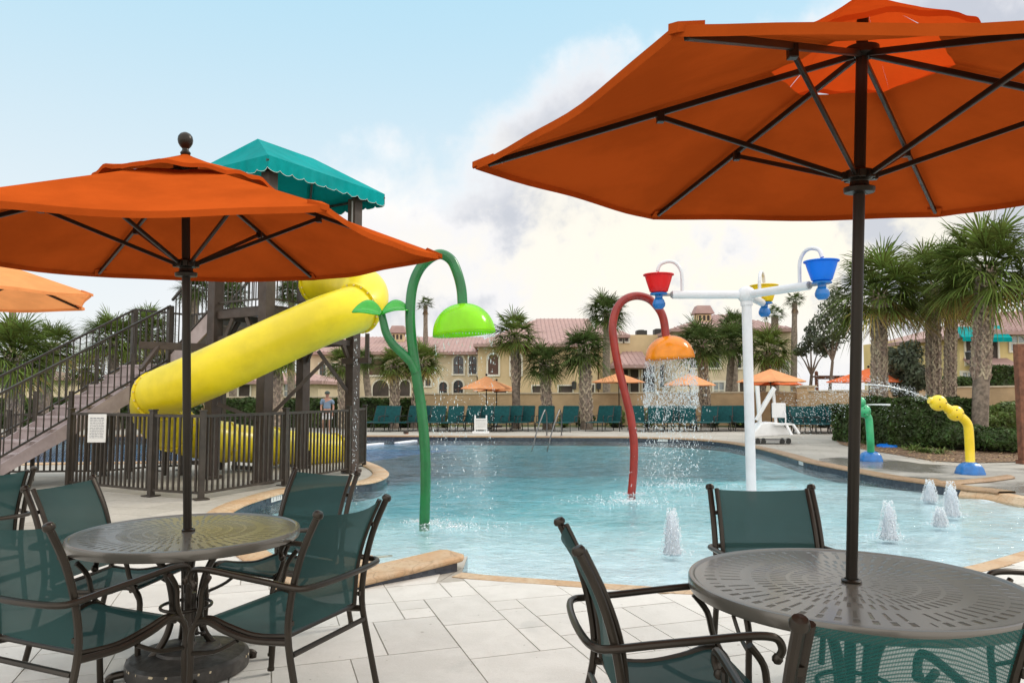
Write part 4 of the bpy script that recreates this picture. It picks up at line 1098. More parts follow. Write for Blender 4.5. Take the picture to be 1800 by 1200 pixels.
# bucket tree
Yw = 10.9; hub = V(1312, 518, Yw)
t = thing('bucket_tree', 'white post with three arms carrying a red, a yellow and a blue tipping bucket', 'water feature', (hub.x, hub.y, WL))
b = B(); b.tube([Vector((hub.x + .01, hub.y, WL - .3)), hub - Zv * .05], .072, 24); obj('post', b, M['white_p'], t)
b = B(); b.ball(hub, .135, 24, .95); b.tube([hub - Zv * .16, hub - Zv * .10], .088, 24); obj('hub', b, M['white_p'], t)
dirs = [(Vector((-1, 0, 0)), 'red_b'), (Vector((.5, -.866, 0)), 'blue_b'), (Vector((.5, .866, 0)), 'yel_b')]
for d, cm in dirs:
    e_ = hub + d * 1.10; L2 = hub + d * 1.27
    b = B(); b.tube([hub + d * .10, e_], .060, 20); arm = obj('arm', b, M['white_p'], t)
    b = B(); b.tube([e_, L2], .022, 10); b.tube([e_ - d * .01, e_ + d * .02], .045, 16); obj('axle', b, M['grey'], arm)
    n0 = hub + d * .95; top_ = 2 if False else 0
    pts = cat([n0, n0 + Zv * .22, n0 + Zv * .36 + d * .015, n0 + Zv * .47 + d * .09, n0 + Zv * .50 + d * .20, n0 + Zv * .455 + d * .32, n0 + Zv * .35 + d * .365], 6)
    b = B(); b.tube(pts, .026, 12); obj('feed_pipe', b, M['white_p'], t)
    bc = hub + d * 1.30
    b = B(); b.lathe([(.10, .0), (.13, .02), (.155, .10), (.180, .18), (.202, .262), (.205, .27), (.225, .272), (.225, .262), (.207, .255)], bc + Zv * .03, 32, close=True); bk = obj('bucket', b, M[cm], t, sharp=50, thick=.006)
    b = B(); b.lathe([(.02, -.215), (.055, -.212), (.09, -.17), (.095, -.13), (.075, -.075), (.055, -.05), (.055, -.02), (.065, -.01), (.125, .0), (.128, .022), (.10, .028), (1e-5, .03)], bc, 28); obj('counterweight', b, M['blue_p'], bk)
# water cannons
def cannon(name, label, base, pts, Y, r, balls, mt, bs, nozzle=None):
    t = thing(name, label, 'water cannon', (base.x, base.y, 0))
    b = B(); b.lathe([(bs * 1.05, .0), (bs * 1.05, .03), (bs, .05), (bs * .93, .11), (bs * .72, .17), (bs * .42, .205), (bs * .36, .21)], (base.x, base.y, .004), 28, wob=lambda a, z: 1 + .05 * math.cos(7 * a)); obj('base', b, M['blue_p'], t)
    b = B(); b.tube(cat([Vector((base.x, base.y, .1))] + [V(x, y, Y) for x, y in pts], 6), r, 20); obj('pipe', b, mt, t)
    for (x, y, rr) in balls:
        c = V(x, y, Y); b = B(); b.ball(c, rr, 24); 
        b.tube([c + Vector((-rr * .75, 0, rr * .25)), c + Vector((-rr * 1.12, 0, rr * .35))], rr * .42, 14)
        j = obj('joint', b, mt, t); b = B()
        for a in range(3): b.ball(c + Vector((rr * .5 * math.cos(a * 2.1), -rr * .83, rr * .5 * math.sin(a * 2.1))), rr * .10, 6)
        obj('bolt', b, M['dark_m'], j)
    return t
cannon('water_cannon', 'yellow jointed water cannon on a blue base at the pool edge', G(1706, 833), [(1705, 800), (1703, 760), (1700, 744), (1690, 733), (1676, 724), (1660, 714), (1650, 708)], 13.4, .078, [(1649, 708, .145), (1679, 726, .14)], M['yellow_p'], .225)
cannon('water_cannon', 'green jointed water cannon on a blue base, partly behind the umbrella pole', G(1531, 810), [(1530, 775), (1528, 745), (1526, 733), (1520, 724), (1511, 708)], 15.75, .075, [(1511, 707, .125), (1518, 722, .145)], M['green_c'], .23)

# ---- falling water
def drops(b, c, r, n, z_top, z_bot, rng, size=.006, spread=1.0, ring=True, streak=.3):
    for _ in range(n):
        a = rng.uniform(0, 2 * math.pi); f = rng.random(); rr = r * (rng.gauss(1, .05) if ring and rng.random() < .75 else math.sqrt(rng.random()))
        rr *= 1 + spread * f * .12
        z = z_top + (z_bot - z_top) * f ** .85; s = size * rng.uniform(.45, 1.3)
        p = Vector((c.x + rr * math.cos(a), c.y + rr * math.sin(a), z)); k = 1 + (rng.random() < streak) * rng.uniform(1.5, 5) * (1 - .5 * f)
        oct_(b, p, s, s * k)
def oct_(b, p, s, h, lean=None):
    l = lean if lean is not None else Vector((0, 0, 0))
    v = [b.bm.verts.new(p + Vector(q)) for q in ((s, 0, 0), (0, s, 0), (-s, 0, 0), (0, -s, 0))]; t_ = b.bm.verts.new(p + Vector((0, 0, h)) + l); u = b.bm.verts.new(p - Vector((0, 0, h)) - l)
    for i in range(4): b.bm.faces.new((v[i], v[(i + 1) % 4], t_)); b.bm.faces.new((v[(i + 1) % 4], v[i], u))
rg = random.Random(21)
b = B(); c = V(816, 588, Yg); drops(b, c, .35, 800, c.z, WL, rg, .0050)
for k in range(60): oct_(b, c + Vector((.37 * math.cos(k * .105), .37 * math.sin(k * .105), -.01)), .006, .012)
tag(obj('water_drip', b, M['drop'], sharp=180), 'fine curtain of drops falling from the lime green dome', 'water', kind='stuff')
b = B(); c = V(1178, 631, Yr)
drops(b, c, .36, 3600, c.z + .01, c.z - .75, rg, .0050, streak=.6); drops(b, c, .42, 1200, c.z - .5, WL, rg, .0062, spread=2.0, ring=False); drops(b, c, .6, 800, c.z - .1, WL, rg, .0058, spread=2.2, ring=False)
tag(obj('water_pour', b, M['drop'], sharp=180), 'dense shower of white drops pouring from the orange dome', 'water', kind='stuff')
b = B(); c = V(668, 575, Yg); drops(b, Vector((V(627, 560, Yg).x, c.y, 0)), .03, 150, 2.1, .1, rg, .0045, ring=False)
tag(obj('water_drip', b, M['drop'], sharp=180), 'thin line of drops falling from the left green leaf', 'water', kind='stuff')
def jet(name, label, p0, p1, sag, n, r, mt, col):
    b = B(); P = []
    for i in range(17):
        f = i / 16; p = p0.lerp(p1, f); p.z += sag * 4 * f * (1 - f); P.append(p)
    b.tube(P[:9], [r * (1 + 1.2 * i / 8) for i in range(9)], 8)
    for _ in range(n):
        f = rg.random() ** .7; p = p0.lerp(p1, f); p.z += sag * 4 * f * (1 - f); sp = .04 + .24 * f * f
        p += Vector((rg.gauss(0, sp), rg.gauss(0, sp), rg.gauss(0, sp * .9) - .35 * f * f * rg.random())); d = (p1 - p0).normalized() * .02 * rg.random()
        s = .006 * rg.uniform(.5, 1.5); oct_(b, p, s, s, d)
    return tag(obj(name, b, M['drop'], sharp=120), label, 'water', kind='stuff')
jet('water_stream', 'spray of water shooting left from the yellow cannon in a spreading arc', V(1634, 702, 13.4), V(1395, 710, 12.6), .30, 1900, .005, 0, 0)
jet('water_stream', 'thin straight stream of water reaching right from the green cannon', V(1522, 711, 15.7), V(1610, 715, 15.0), .02, 60, .009, 0, 0)
# bubbling jets in the shallow end
def bubbler(label, px, py, hpx, wpx):
    c = G(px, py, WL); s = c.y / F; h_ = hpx * s; r = wpx * s / 2; rr = random.Random(px)
    ph = [rr.uniform(0, 6.3) for _ in range(6)]
    b = B()
    for q_ in range(7):
        a0 = q_ * 2.4 + ph[3]; o_ = Vector((math.cos(a0), math.sin(a0), 0)) * r * (.0 if q_ == 0 else .42); rk = r * (.90 if q_ == 0 else .60); hk = h_ * (1.0 if q_ == 0 else rr.uniform(.50, .94)); ln = Vector((rr.uniform(-.05, .05), rr.uniform(-.05, .05), 0))
        b.lathe([(rk * 1.5, -.03), (rk * 1.15, .0), (rk, .12 * hk), (rk * .93, .3 * hk), (rk * .84, .5 * hk), (rk * .70, .66 * hk), (rk * .50, .8 * hk), (rk * .30, .92 * hk), (1e-5, hk)], c + o_, 28, M=Matrix.Shear('XY', 4, (ln.x, ln.y)),
            wob=lambda a, z: 1 + .13 * math.sin(3 * a + ph[0] + q_ + z * 17) + .12 * math.sin(7 * a + ph[1] - z * 41) + .10 * math.sin(12 * a + ph[2] + z * 63))
    t = tag(obj('bubbling_jet', b, M['froth'], sharp=180, sub=1), label, 'water jet', 'bubbling jets in the shallow end')
    b = B()
    for _ in range(520):
        a = rr.uniform(0, 6.3); f = rr.random(); q = r * (1.0 + .35 * rr.random()) * (1.25 - .8 * f); s_ = rr.uniform(.003, .007); oct_(b, c + Vector((q * math.cos(a), q * math.sin(a), f * h_ * 1.06)), s_, s_ * rr.uniform(1, 2))
    for _ in range(120):
        a = rr.uniform(0, 6.3); q = r * rr.uniform(1.3, 3.2); s_ = rr.uniform(.004, .010); oct_(b, c + Vector((q * math.cos(a), q * math.sin(a), .005)), s_, s_ * .5)
    o = obj('splash', b, M['drop'], t, world=True, sharp=180); o['kind'] = 'stuff'
fm = bpy.data.materials.new('froth'); fm.use_nodes = True; q = N(fm.node_tree); p_ = fm.node_tree.nodes['Principled BSDF']
tcx = q.n('ShaderNodeTexCoord').outputs['Object']; mp = q.n('ShaderNodeMapping'); q.l(tcx, mp.inputs[0]); mp.inputs['Scale'].default_value = (1, 1, .35)
nz = q.noise(mp.outputs[0], 45, 5, .7)
p_.inputs['Base Color'].default_value = (.93, .95, .97, 1); p_.inputs['Roughness'].default_value = .25
bn = q.n('ShaderNodeBump'); bn.inputs['Strength'].default_value = 1; bn.inputs['Distance'].default_value = .03; q.l(nz, bn.inputs['Height']); q.l(bn.outputs[0], p_.inputs['Normal'])
tl = q.n('ShaderNodeBsdfTranslucent'); tl.inputs[0].default_value = (.9, .95, 1, 1); a_m = q.n('ShaderNodeMixShader'); a_m.inputs[0].default_value = .6; q.l(p_.outputs[0], a_m.inputs[1]); q.l(tl.outputs[0], a_m.inputs[2])
tr = q.n('ShaderNodeBsdfTransparent'); b_m = q.n('ShaderNodeMixShader'); q.l(q.smooth(nz, .5, .7, .0, .25), b_m.inputs[0]); q.l(a_m.outputs[0], b_m.inputs[1]); q.l(tr.outputs[0], b_m.inputs[2]); q.l(b_m.outputs[0], fm.node_tree.nodes['Material Output'].inputs[0])
M['froth'] = fm
bubbler('largest white bubbling jet, alone in the water left of the right-hand chairs', 1182, 970, 72, 26)
bubbler('bubbling jet just right of the big umbrella pole', 1563, 944, 60, 25)
bubbler('short bubbling jet below the other right-hand jets', 1653, 922, 29, 18)
bubbler('bubbling jet farthest right of the group near the yellow cannon', 1673, 904, 54, 21)
bubbler('farthest bubbling jet, at the back of the group near the coping', 1635, 879, 34, 19)
# churned patches where features stand in the water
def churn(label, px, py, r, n, sd):
    c = G(px, py, WL); rr = random.Random(sd); b = B()
    for _ in range(n):
        a = rr.uniform(0, 6.3); q = abs(rr.gauss(0, r)); s_ = rr.uniform(.004, .013); oct_(b, c + Vector((q * math.cos(a) * 1.3, q * math.sin(a), .003)), s_, s_ * rr.uniform(.3, .9))
    tag(obj('splash', b, M['drop'], sharp=180), label, 'splash', kind='stuff')
churn('splashes on the water around the foot of the red stem', 1105, 880, .38, 700, 1)
churn('splashes right of the foot of the green stem', 800, 925, .28, 330, 2)
churn('ring of foam round the foot of the green stem', 746, 917, .13, 420, 5)
churn('ring of foam round the foot of the red stem', 1110, 867, .13, 380, 6)
churn('splash ring on the water beneath the orange dome', 1180, 850, .45, 600, 3)
# ================================================================== FAR SIDE: WALL, BUILDINGS
def wallseg(label, x0, x1, y0, y1, Ya, Yb, th=.22):
    a = V(x0, y0, Ya); c = V(x1, y1, Yb); t = thing('garden_wall', label, 'wall', (a.x, a.y, 0), 0, 'tan garden wall behind the loungers')
    d = Vector((c.x - a.x, c.y - a.y, 0)).normalized(); n = Vector((-d.y, d.x, 0))
    def slab(z0a, z1a, z0c, z1c, w_, name, m_):
        b = B(); q = [Vector((a.x, a.y, z0a)), Vector((c.x, c.y, z0c)), Vector((c.x, c.y, z1c)), Vector((a.x, a.y, z1a))]
        f = [p - n * w_ / 2 for p in q]; k = [p + n * w_ / 2 for p in q]
        b.face(f); b.face(k[::-1])
        for i in range(4): b.face([f[i], k[i], k[(i + 1) % 4], f[(i + 1) % 4]])
        obj(name, b, m_, t, smooth=False)
    slab(0, a.z - .06, 0, c.z - .06, th, 'wall_body', M['wall']); slab(a.z - .06, a.z, c.z - .06, c.z, th + .08, 'wall_cap', M['walltop'])
    return t
wallseg('left and lowest stretch of tan garden wall, behind the slide and hedges', -700, 738, 697, 696, 33, 34)
wallseg('middle stretch of tan garden wall behind the white notice board and loungers', 738, 1415, 690.5, 687.5, 34, 33)
wallseg('tan garden wall right of the white post, as far as the step in its top', 1415, 1620, 686, 683, 33, 30.5)
wallseg('rightmost and highest stretch of tan garden wall behind the thick palm trunks', 1620, 2300, 680, 668, 30.5, 24)

def winpoly(x0, z0, x1, z1, arch_):
    if not arch_: return [(x0, z0), (x1, z0), (x1, z1), (x0, z1)]
    r = (x1 - x0) / 2; zc_ = z1 - r; cx = (x0 + x1) / 2
    return [(x0, z0), (x1, z0)] + [(cx + r * math.cos(a), zc_ + r * math.sin(a)) for a in (math.pi * i / 12 for i in range(13))]
def building(label, Y, x0, x1, ytop, depth, wm, wins=(), roof=None, group=None):
    a = V(x0, ytop, Y); c = V(x1, ytop, Y); t = thing('building', label, 'building', ((a.x + c.x) / 2, Y, -.02))
    zt = a.z
    b = B(); b.box(((a.x + c.x) / 2, Y + depth / 2, zt / 2 - .01), (c.x - a.x, depth, zt)); obj('wall', b, wm, t, smooth=False)
    if roof:
        for (rx0, rx1, ye, rr0, rr1, yr, Yoff, dep) in roof:
            e0 = V(rx0, ye, Y - Yoff); e1 = V(rx1, ye, Y - Yoff); dY = dep / 2; k0 = V(rr0, yr, Y + dY); k1 = V(rr1, yr, Y + dY)
            z = e0.z; f0, f1 = Vector((e0.x, Y - Yoff, z)), Vector((e1.x, Y - Yoff, z)); g0, g1 = Vector((e0.x, Y + dep + Yoff, z)), Vector((e1.x, Y + dep + Yoff, z))
            b = B(); b.face([f0, f1, k1, k0]); b.face([f1, g1, k1]); b.face([g1, g0, k0, k1]); b.face([g0, f0, k0])
            lo = [p - Zv * .22 for p in (f0, f1, g1, g0)]; hi = [f0, f1, g1, g0]
            for i in range(4): b.face([lo[i], lo[(i + 1) % 4], hi[(i + 1) % 4], hi[i]])
            b.face(lo[::-1]); ro = obj('roof', b, M['tileroof'], t, smooth=False)
            # tile ridges as real rolls
            b = B(); L = (f1 - f0).length; n = int(L / .32)
            for i in range(n + 1):
                f = i / n; p = f0.lerp(f1, f); kx = min(max(p.x, k0.x), k1.x)
                den = (k0.x - f0.x) if p.x < k0.x else (f1.x - k1.x); s_ = 1.0 if k0.x <= p.x <= k1.x else ((p.x - f0.x) / den if p.x < k0.x else (f1.x - p.x) / den) if den > .01 else 1
                if s_ < .05: continue
                q_ = Vector((p.x, f0.y + (k0.y - f0.y) * s_, z + (k0.z - z) * s_)); b.tube([p + Zv * .0, q_ + Zv * .0], .055, 5, caps=False)
            rl = obj('tile_rolls', b, M['tileroof'], ro, sharp=60); rl['kind'] = 'stuff' if False else 'part'
            del rl['kind']
    for (px0, py0, px1, py1, ar, kind) in wins:
        a_ = V(px0, py1, Y); c_ = V(px1, py0, Y); P = winpoly(a_.x, a_.z, c_.x, c_.z, ar); cx = (a_.x + c_.x) / 2; cz = (a_.z + c_.z) / 2
        mt = {'g': M['dark_glass'], 's': M['shutter'], 'v': M['void_d'], 'w': M['pane']}[kind]
        # surround ring standing proud, pane set back inside it
        b = B(); k = .13 if kind != 'v' else .10; O = [(cx + (x - cx) * (1 + 2 * k / (c_.x - a_.x)), cz + (z_ - cz) * (1 + 2 * k / (c_.z - a_.z))) for x, z_ in P]; n = len(P)
        yo = Y - .10
        for i in range(n):
            j = (i + 1) % n
            b.face([(P[i][0], yo, P[i][1]), (P[j][0], yo, P[j][1]), (O[j][0], yo, O[j][1]), (O[i][0], yo, O[i][1])])
            b.face([(P[i][0], yo, P[i][1]), (P[j][0], yo, P[j][1]), (P[j][0], Y - .006, P[j][1]), (P[i][0], Y - .006, P[i][1])])
            b.face([(O[i][0], yo, O[i][1]), (O[j][0], yo, O[j][1]), (O[j][0], Y + .01, O[j][1]), (O[i][0], Y + .01, O[i][1])])
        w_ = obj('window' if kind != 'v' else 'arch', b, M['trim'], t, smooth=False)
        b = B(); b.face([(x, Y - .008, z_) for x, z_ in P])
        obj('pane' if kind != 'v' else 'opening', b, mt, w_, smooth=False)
        if kind in 'gw':
            b = B(); b.box((cx, Y - .03, cz), (.06, .03, c_.z - a_.z)); b.box((cx, Y - .032, cz), (c_.x - a_.x, .03, .06)); obj('mullion', b, M['trim'] if kind == 'w' else M['shutter'], w_, smooth=False)
    return t, zt
M['trim'] = mat('window_surround', (.70, .66, .56), .8)
M['void_d'] = mat('opening_shade', (.055, .042, .034), .8, 0, .3, 1)  # flat dark panes: the shade inside open arches is put into the colour
M['pane'] = mat('window_pane_pale', (.30, .33, .34), .1, 0, .3, 2, spec=.8)
def rooftile():
    m_ = bpy.data.materials.new('clay_roof_tile'); m_.use_nodes = True; t = m_.node_tree; q = N(t); p = t.nodes['Principled BSDF']
    tcx = q.n('ShaderNodeTexCoord').outputs['Object']; wv = q.n('ShaderNodeTexWave', bands_direction='Y'); q.l(tcx, wv.inputs[0]); wv.inputs['Scale'].default_value = .7
    nz = q.noise(tcx, 2.5, 6, .7); nb = q.noise(tcx, .35, 3)
    c = q.mix(q.smooth(nz, .35, .65), (.42, .29, .26), (.36, .235, .215)); c = q.mix(q.m('MULTIPLY', wv.outputs['Color'], .35), c, (.26, .14, .125)); c = q.mix(q.smooth(nb, .45, .6, 0, .4), c, (.42, .27, .24))
    q.l(c, p.inputs['Base Color']); p.inputs['Roughness'].default_value = .85; return m_
M['tileroof'] = rooftile()
building('long two-storey arcade building with red tiled roof behind the green stem', 58, 535, 838, 617, 12, M['stucco2'],
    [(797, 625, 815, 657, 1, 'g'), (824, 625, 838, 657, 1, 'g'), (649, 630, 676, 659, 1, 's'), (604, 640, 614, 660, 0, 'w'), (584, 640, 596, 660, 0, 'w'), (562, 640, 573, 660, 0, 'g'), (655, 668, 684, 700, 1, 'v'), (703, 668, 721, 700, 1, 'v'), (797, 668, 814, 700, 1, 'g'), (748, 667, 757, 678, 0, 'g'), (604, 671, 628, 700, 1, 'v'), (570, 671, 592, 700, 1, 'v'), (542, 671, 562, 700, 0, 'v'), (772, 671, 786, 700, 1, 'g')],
    [(525, 845, 618, 560, 850, 592, .7, 12)])
building('cream stucco building with tall brown shuttered windows, left of the red stem', 55, 840, 1050, 604, 14, M['stucco'],
    [(858, 622, 876, 658, 1, 's'), (898, 622, 916, 658, 1, 's'), (936, 678, 962, 700, 0, 'v'), (982, 678, 1006, 700, 0, 'v'), (868, 676, 890, 700, 1, 'v'), (1022, 676, 1044, 700, 0, 'v')],
    [(832, 1060, 604, 945, 1035, 560, .9, 14)])
building('cream flat-topped building part with a small red porch roof, beside the orange dome', 56, 1052, 1188, 588, 12, M['stucco'],
    [(1090, 643, 1104, 700, 0, 'v'), (1108, 643, 1122, 700, 0, 'v'), (1130, 643, 1150, 700, 0, 'v'), (1088, 594, 1094, 600, 0, 'g'), (1098, 594, 1104, 600, 0, 'g'), (1160, 640, 1176, 680, 1, 'g')],
    [(1080, 1142, 641, 1096, 1128, 616, 3.5, 0.6), (1042, 1108, 588, 1052, 1066, 570, .6, 8)])
building('cream building with tile-capped cupola and broad red roof behind the white post', 52, 1186, 1392, 576, 13, M['stucco2'],
    [(1246, 622, 1264, 646, 0, 'g'), (1212, 622, 1226, 646, 1, 'g'), (1290, 624, 1302, 646, 0, 'g'), (1352, 636, 1362, 668, 0, 'w'), (1373, 636, 1386, 668, 0, 'w'), (1255, 672, 1272, 700, 0, 'w'), (1228, 672, 1245, 700, 0, 'w'), (1300, 672, 1320, 700, 0, 'v')],
    [(1180, 1398, 577, 1255, 1280, 553, .8, 13)])
# cupola
def cupola(label, cx, y_top, y_mid, y_bot, w_, Y):
    a = V(cx, y_bot, Y); s = Y / F; t = thing('cupola', label, 'cupola', a); hw = w_ * s / 2; zt = V(cx, y_mid, Y).z; zp = V(cx, y_top, Y).z
    b = B()
    b.box((a.x, Y, (a.z + zt) / 2 - .25), (hw * 1.6, hw * 1.6, zt - a.z + .2))
    obj('wall', b, M['stucco'], t, smooth=False)
    for k in (-1, 0, 1):
        b = B(); P = winpoly(a.x + k * hw * .48 - hw * .15, zt - .62, a.x + k * hw * .48 + hw * .15, zt - .22, 1); b.face([(x, Y - hw * .8 - .012, z) for x, z in P]); obj('opening', b, M['void_d'], t, smooth=False)
    b = B(); c = [Vector((a.x + i * hw * 1.15, Y + j * hw * 1.15, zt - .1)) for i, j in ((-1, -1), (1, -1), (1, 1), (-1, 1))]; k_ = [Vector((a.x + i * hw * .75, Y + j * hw * .75, zp)) for i, j in ((-1, -1), (1, -1), (1, 1), (-1, 1))]
    for i in range(4): b.face([c[i], c[(i + 1) % 4], k_[(i + 1) % 4], k_[i]])
    b.face(k_); b.face(c[::-1]); obj('roof', b, M['tileroof'], t, smooth=False)
cupola('small tile-capped cupola on the ridge of the roof behind the bucket post', 1235, 538, 550, 572, 30, 55)
cupola('low red-capped tower top rising over the roof between the slide and the green stem', 700, 573, 584, 606, 27, 62)
tb, zt5 = building('yellow apartment block with teal awnings and red roof at the right edge', 44, 1685, 2050, 583, 12, M['stucco_y'],
    [(1776, 590, 1802, 616, 1, 'w'), (1698, 598, 1712, 640, 0, 'v'), (1738, 598, 1752, 640, 0, 'v'), (1742, 655, 1768, 680, 0, 'w'), (1692, 655, 1708, 680, 0, 'w')],
    [(1720, 2070, 581, 1760, 2040, 548, .8, 12), (1676, 1735, 588, 1700, 1720, 570, .8, 6)])
for (x0, x1, y0, y1) in ((1692, 1707, 574, 592), (1738, 1757, 572, 593)):
    a, c = V(x0, y1, 42.9), V(x1, y0, 43.95); b = B()
    b.face([(a.x, a.y, a.z), (c.x, a.y, a.z), (c.x, c.y, c.z), (a.x, c.y, c.z)]); b.face([(a.x, a.y, a.z), (c.x, a.y, a.z), (c.x, a.y, a.z - .25), (a.x, a.y, a.z - .25)]); b.face([(a.x, a.y, a.z), (a.x, c.y, c.z), (a.x, c.y, a.z)]); b.face([(c.x, a.y, a.z), (c.x, c.y, c.z), (c.x, c.y, a.z)])
    obj('awning', b, M['teal_canvas'], tb, smooth=False)
b = B(); a = V(1722, 648, 42.5); c = V(1770, 640, 44); b.face([(a.x, a.y, a.z), (c.x, a.y, a.z), (c.x, c.y, c.z + .3), (a.x, c.y, c.z + .3)]); obj('lower_roof', b, M['tileroof'], tb, smooth=False, thick=.15)
building('low reddish-roofed house far behind the stairs at the left edge', 60, -300, 22, 660, 12, M['stucco2'], [(-20, 668, -8, 690, 0, 'g'), (2, 668, 12, 690, 0, 'w')], [(-320, 26, 661, -300, 4, 636, .6, 12)])
building('low stucco garage wing with an orange-red roof, glimpsed between the tower posts', 50, 385, 560, 668, 10, M['stucco2'], [(420, 676, 440, 700, 0, 'v'), (500, 674, 520, 700, 0, 'w')], [(378, 566, 669, 400, 545, 655, .6, 10)])
for x0, x1, y0, y1 in ((1118, 1136, 581, 589), (1149, 1165, 579, 588)):
    a, c = V(x0, y1 + 1, 58), V(x1, y0, 58); t = thing('air_conditioner', 'dark rooftop air conditioning box, %s of two on the flat roof' % ('left' if x0 < 1130 else 'right'), 'air conditioner', ((a.x + c.x) / 2, 58, a.z))
    b = B(); b.box(((a.x + c.x) / 2, 58, (a.z + c.z) / 2), (c.x - a.x, .8, c.z - a.z)); obj('housing', b, M['grey_d'] if 'grey_d' in M else M['dark_m'], t, bev=.03)
    b = B(); b.lathe([(.24, 0), (.24, .05)], ((a.x + c.x) / 2, 58, c.z + .002), 16); obj('fan_grille', b, M['dark_m'], t)
# pergola on the right wall
a, c = V(1407, 684, 33.6), V(1500, 660, 33.6); t = thing('pergola', 'thin brown pergola beam with rafter ends against the bright sky behind the wall', 'pergola', (a.x, 33.6, 0))
b = B(); b.beam((V(1432, 664, 33.6)), V(1500, 664, 33.6), .06, .12); obj('beam', b, M['rust'], t)
for i in range(12):
    p = V(1436 + i * 5.5, 661.5, 33.6); b = B(); b.beam(p - Vector((0, .4, 0)), p + Vector((0, .4, 0)), .05, .07); obj('rafter', b, M['rust'], t)
b = B(); p = V(1436, 690, 33.6); b.box((p.x, p.y, 1.3), (.12, .12, 2.0)); b.ball((p.x, p.y, 2.35), .09, 8); obj('post', b, M['rust'], t)
p = V(1407, 682, 33.4); t = thing('wall_pillar', 'square tan pillar with a cap on the garden wall under the pergola', 'pillar', (p.x, 33.1, 0)); b = B(); b.box((p.x, 33.05, .85), (.8, .5, 1.7)); obj('shaft', b, M['wall'], t, smooth=False); b = B(); b.box((p.x, 33.05, 1.74), (.95, .62, .08)); obj('cap', b, M['walltop'], t, smooth=False)

# ================================================================== PLANTS
def blade(b, p, d, L, w_, droop, rr, mi=0, fold=None):
    side = d.cross(fold if fold is not None else Zv)
    if side.length < 1e-3: side = Vector((1, 0, 0))
    side.normalize(); ps = []
    for k, f in enumerate((0, .38, .74, 1.0)): ps.append(p + d * L * (f - .10 * droop * f ** 2) - Zv * droop * L * (f ** 2.4))
    ws = (.28, .5, .34); prev = None
    for q, ww in zip(ps[:3], ws):
        cur = (b.bm.verts.new(q - side * w_ * ww), b.bm.verts.new(q + side * w_ * ww))
        if prev: b.bm.faces.new((prev[0], prev[1], cur[1], cur[0])).material_index = mi
        prev = cur
    b.bm.faces.new((prev[0], prev[1], b.bm.verts.new(ps[3]))).material_index = mi
def fan_crown(seed, nf=42, nb=20, full=1.0, petiole=.42, dead=6, wid=.034, lo=-.55, tight=1.0):
    rr = random.Random(seed); b = B()
    for i in range(nf):
        u = (i + .5) / nf; z = 1 - (1 - lo) * u ** (.92); z = max(-1, min(1, z)); a = i * 2.39996 + rr.uniform(-.25, .25); h_ = math.sqrt(max(0, 1 - z * z))
        d = Vector((h_ * math.cos(a), h_ * math.sin(a), z + rr.uniform(-.08, .08))).normalized()
        isd = i >= nf - dead; mi = 1 if isd and rr.random() < .6 else 0
        pl = petiole * rr.uniform(.70, 1.20) * (1.15 if z > .3 else 1)
        hubp = d * pl - Zv * .05 * (1 - z)
        b.tube([d * .03, d * pl * .5 + Zv * .01, hubp], [.013, .010, .007], 4, caps=False, mi=mi)
        side = d.cross(Zv).normalized() if abs(d.z) < .97 else Vector((math.cos(a + 1.57), math.sin(a + 1.57), 0)); upv = side.cross(d)
        fr_ = .62 * rr.uniform(.75, 1.18) * full; roll = rr.uniform(-.5, .5); s2 = side * math.cos(roll) + upv * math.sin(roll); spread = R(rr.uniform(95, 125))
        for k in range(nb):
            t_ = (k + .5) / nb * 2 - 1; th = t_ * spread; bd = (d * math.cos(th) + s2 * math.sin(th)); bd = (bd + upv * (.22 * abs(t_) * rr.uniform(.3, 1.2))).normalized()
            L = fr_ * (1 - .42 * abs(t_) ** 1.6) * rr.uniform(.86, 1.1)
            blade(b, hubp, bd, L, wid * rr.uniform(.8, 1.2), rr.uniform(.12, .5) * (1 if z > 0 else 1.3), rr, mi, fold=upv if abs(t_) < .9 else None)
    return b
def wash_crown(seed):
    b = fan_crown(seed, 26, 14, .85, .50, 0, .040, -.15); rr = random.Random(seed + 5)
    for i in range(26):       # skirt of dead fronds
        a = i * 2.4; d = Vector((math.cos(a) * .45, math.sin(a) * .45, -1)).normalized(); p = Vector((0, 0, -.08 - .25 * rr.random()))
        for k in range(6): blade(b, p, (d + Vector((rr.uniform(-.25, .25), rr.uniform(-.25, .25), 0))).normalized(), rr.uniform(.35, .6), .07, .3, rr, 1)
    return b
SAB = [mesh('sabal_crown', fan_crown(3, 62, 30, wid=.021, petiole=.44), [M['frond'], M['frond_y']], smooth=False, norm=False), mesh('sabal_crown', fan_crown(9, 58, 30, dead=9, wid=.021, petiole=.44), [M['frond'], M['frond_y']], smooth=False, norm=False),
       mesh('sabal_crown', fan_crown(14, 46, 22, dead=7, wid=.030), [M['frond'], M['frond_y']], smooth=False, norm=False), mesh('sabal_crown', fan_crown(22, 48, 22, dead=3, wid=.030), [M['frond_g'], M['frond']], smooth=False, norm=False)]
WAS = [mesh('fan_crown', wash_crown(31), [M['frond_g'], M['frond_d']], smooth=False, norm=False), mesh('fan_crown', wash_crown(37), [M['frond_g'], M['frond_d']], smooth=False, norm=False)]
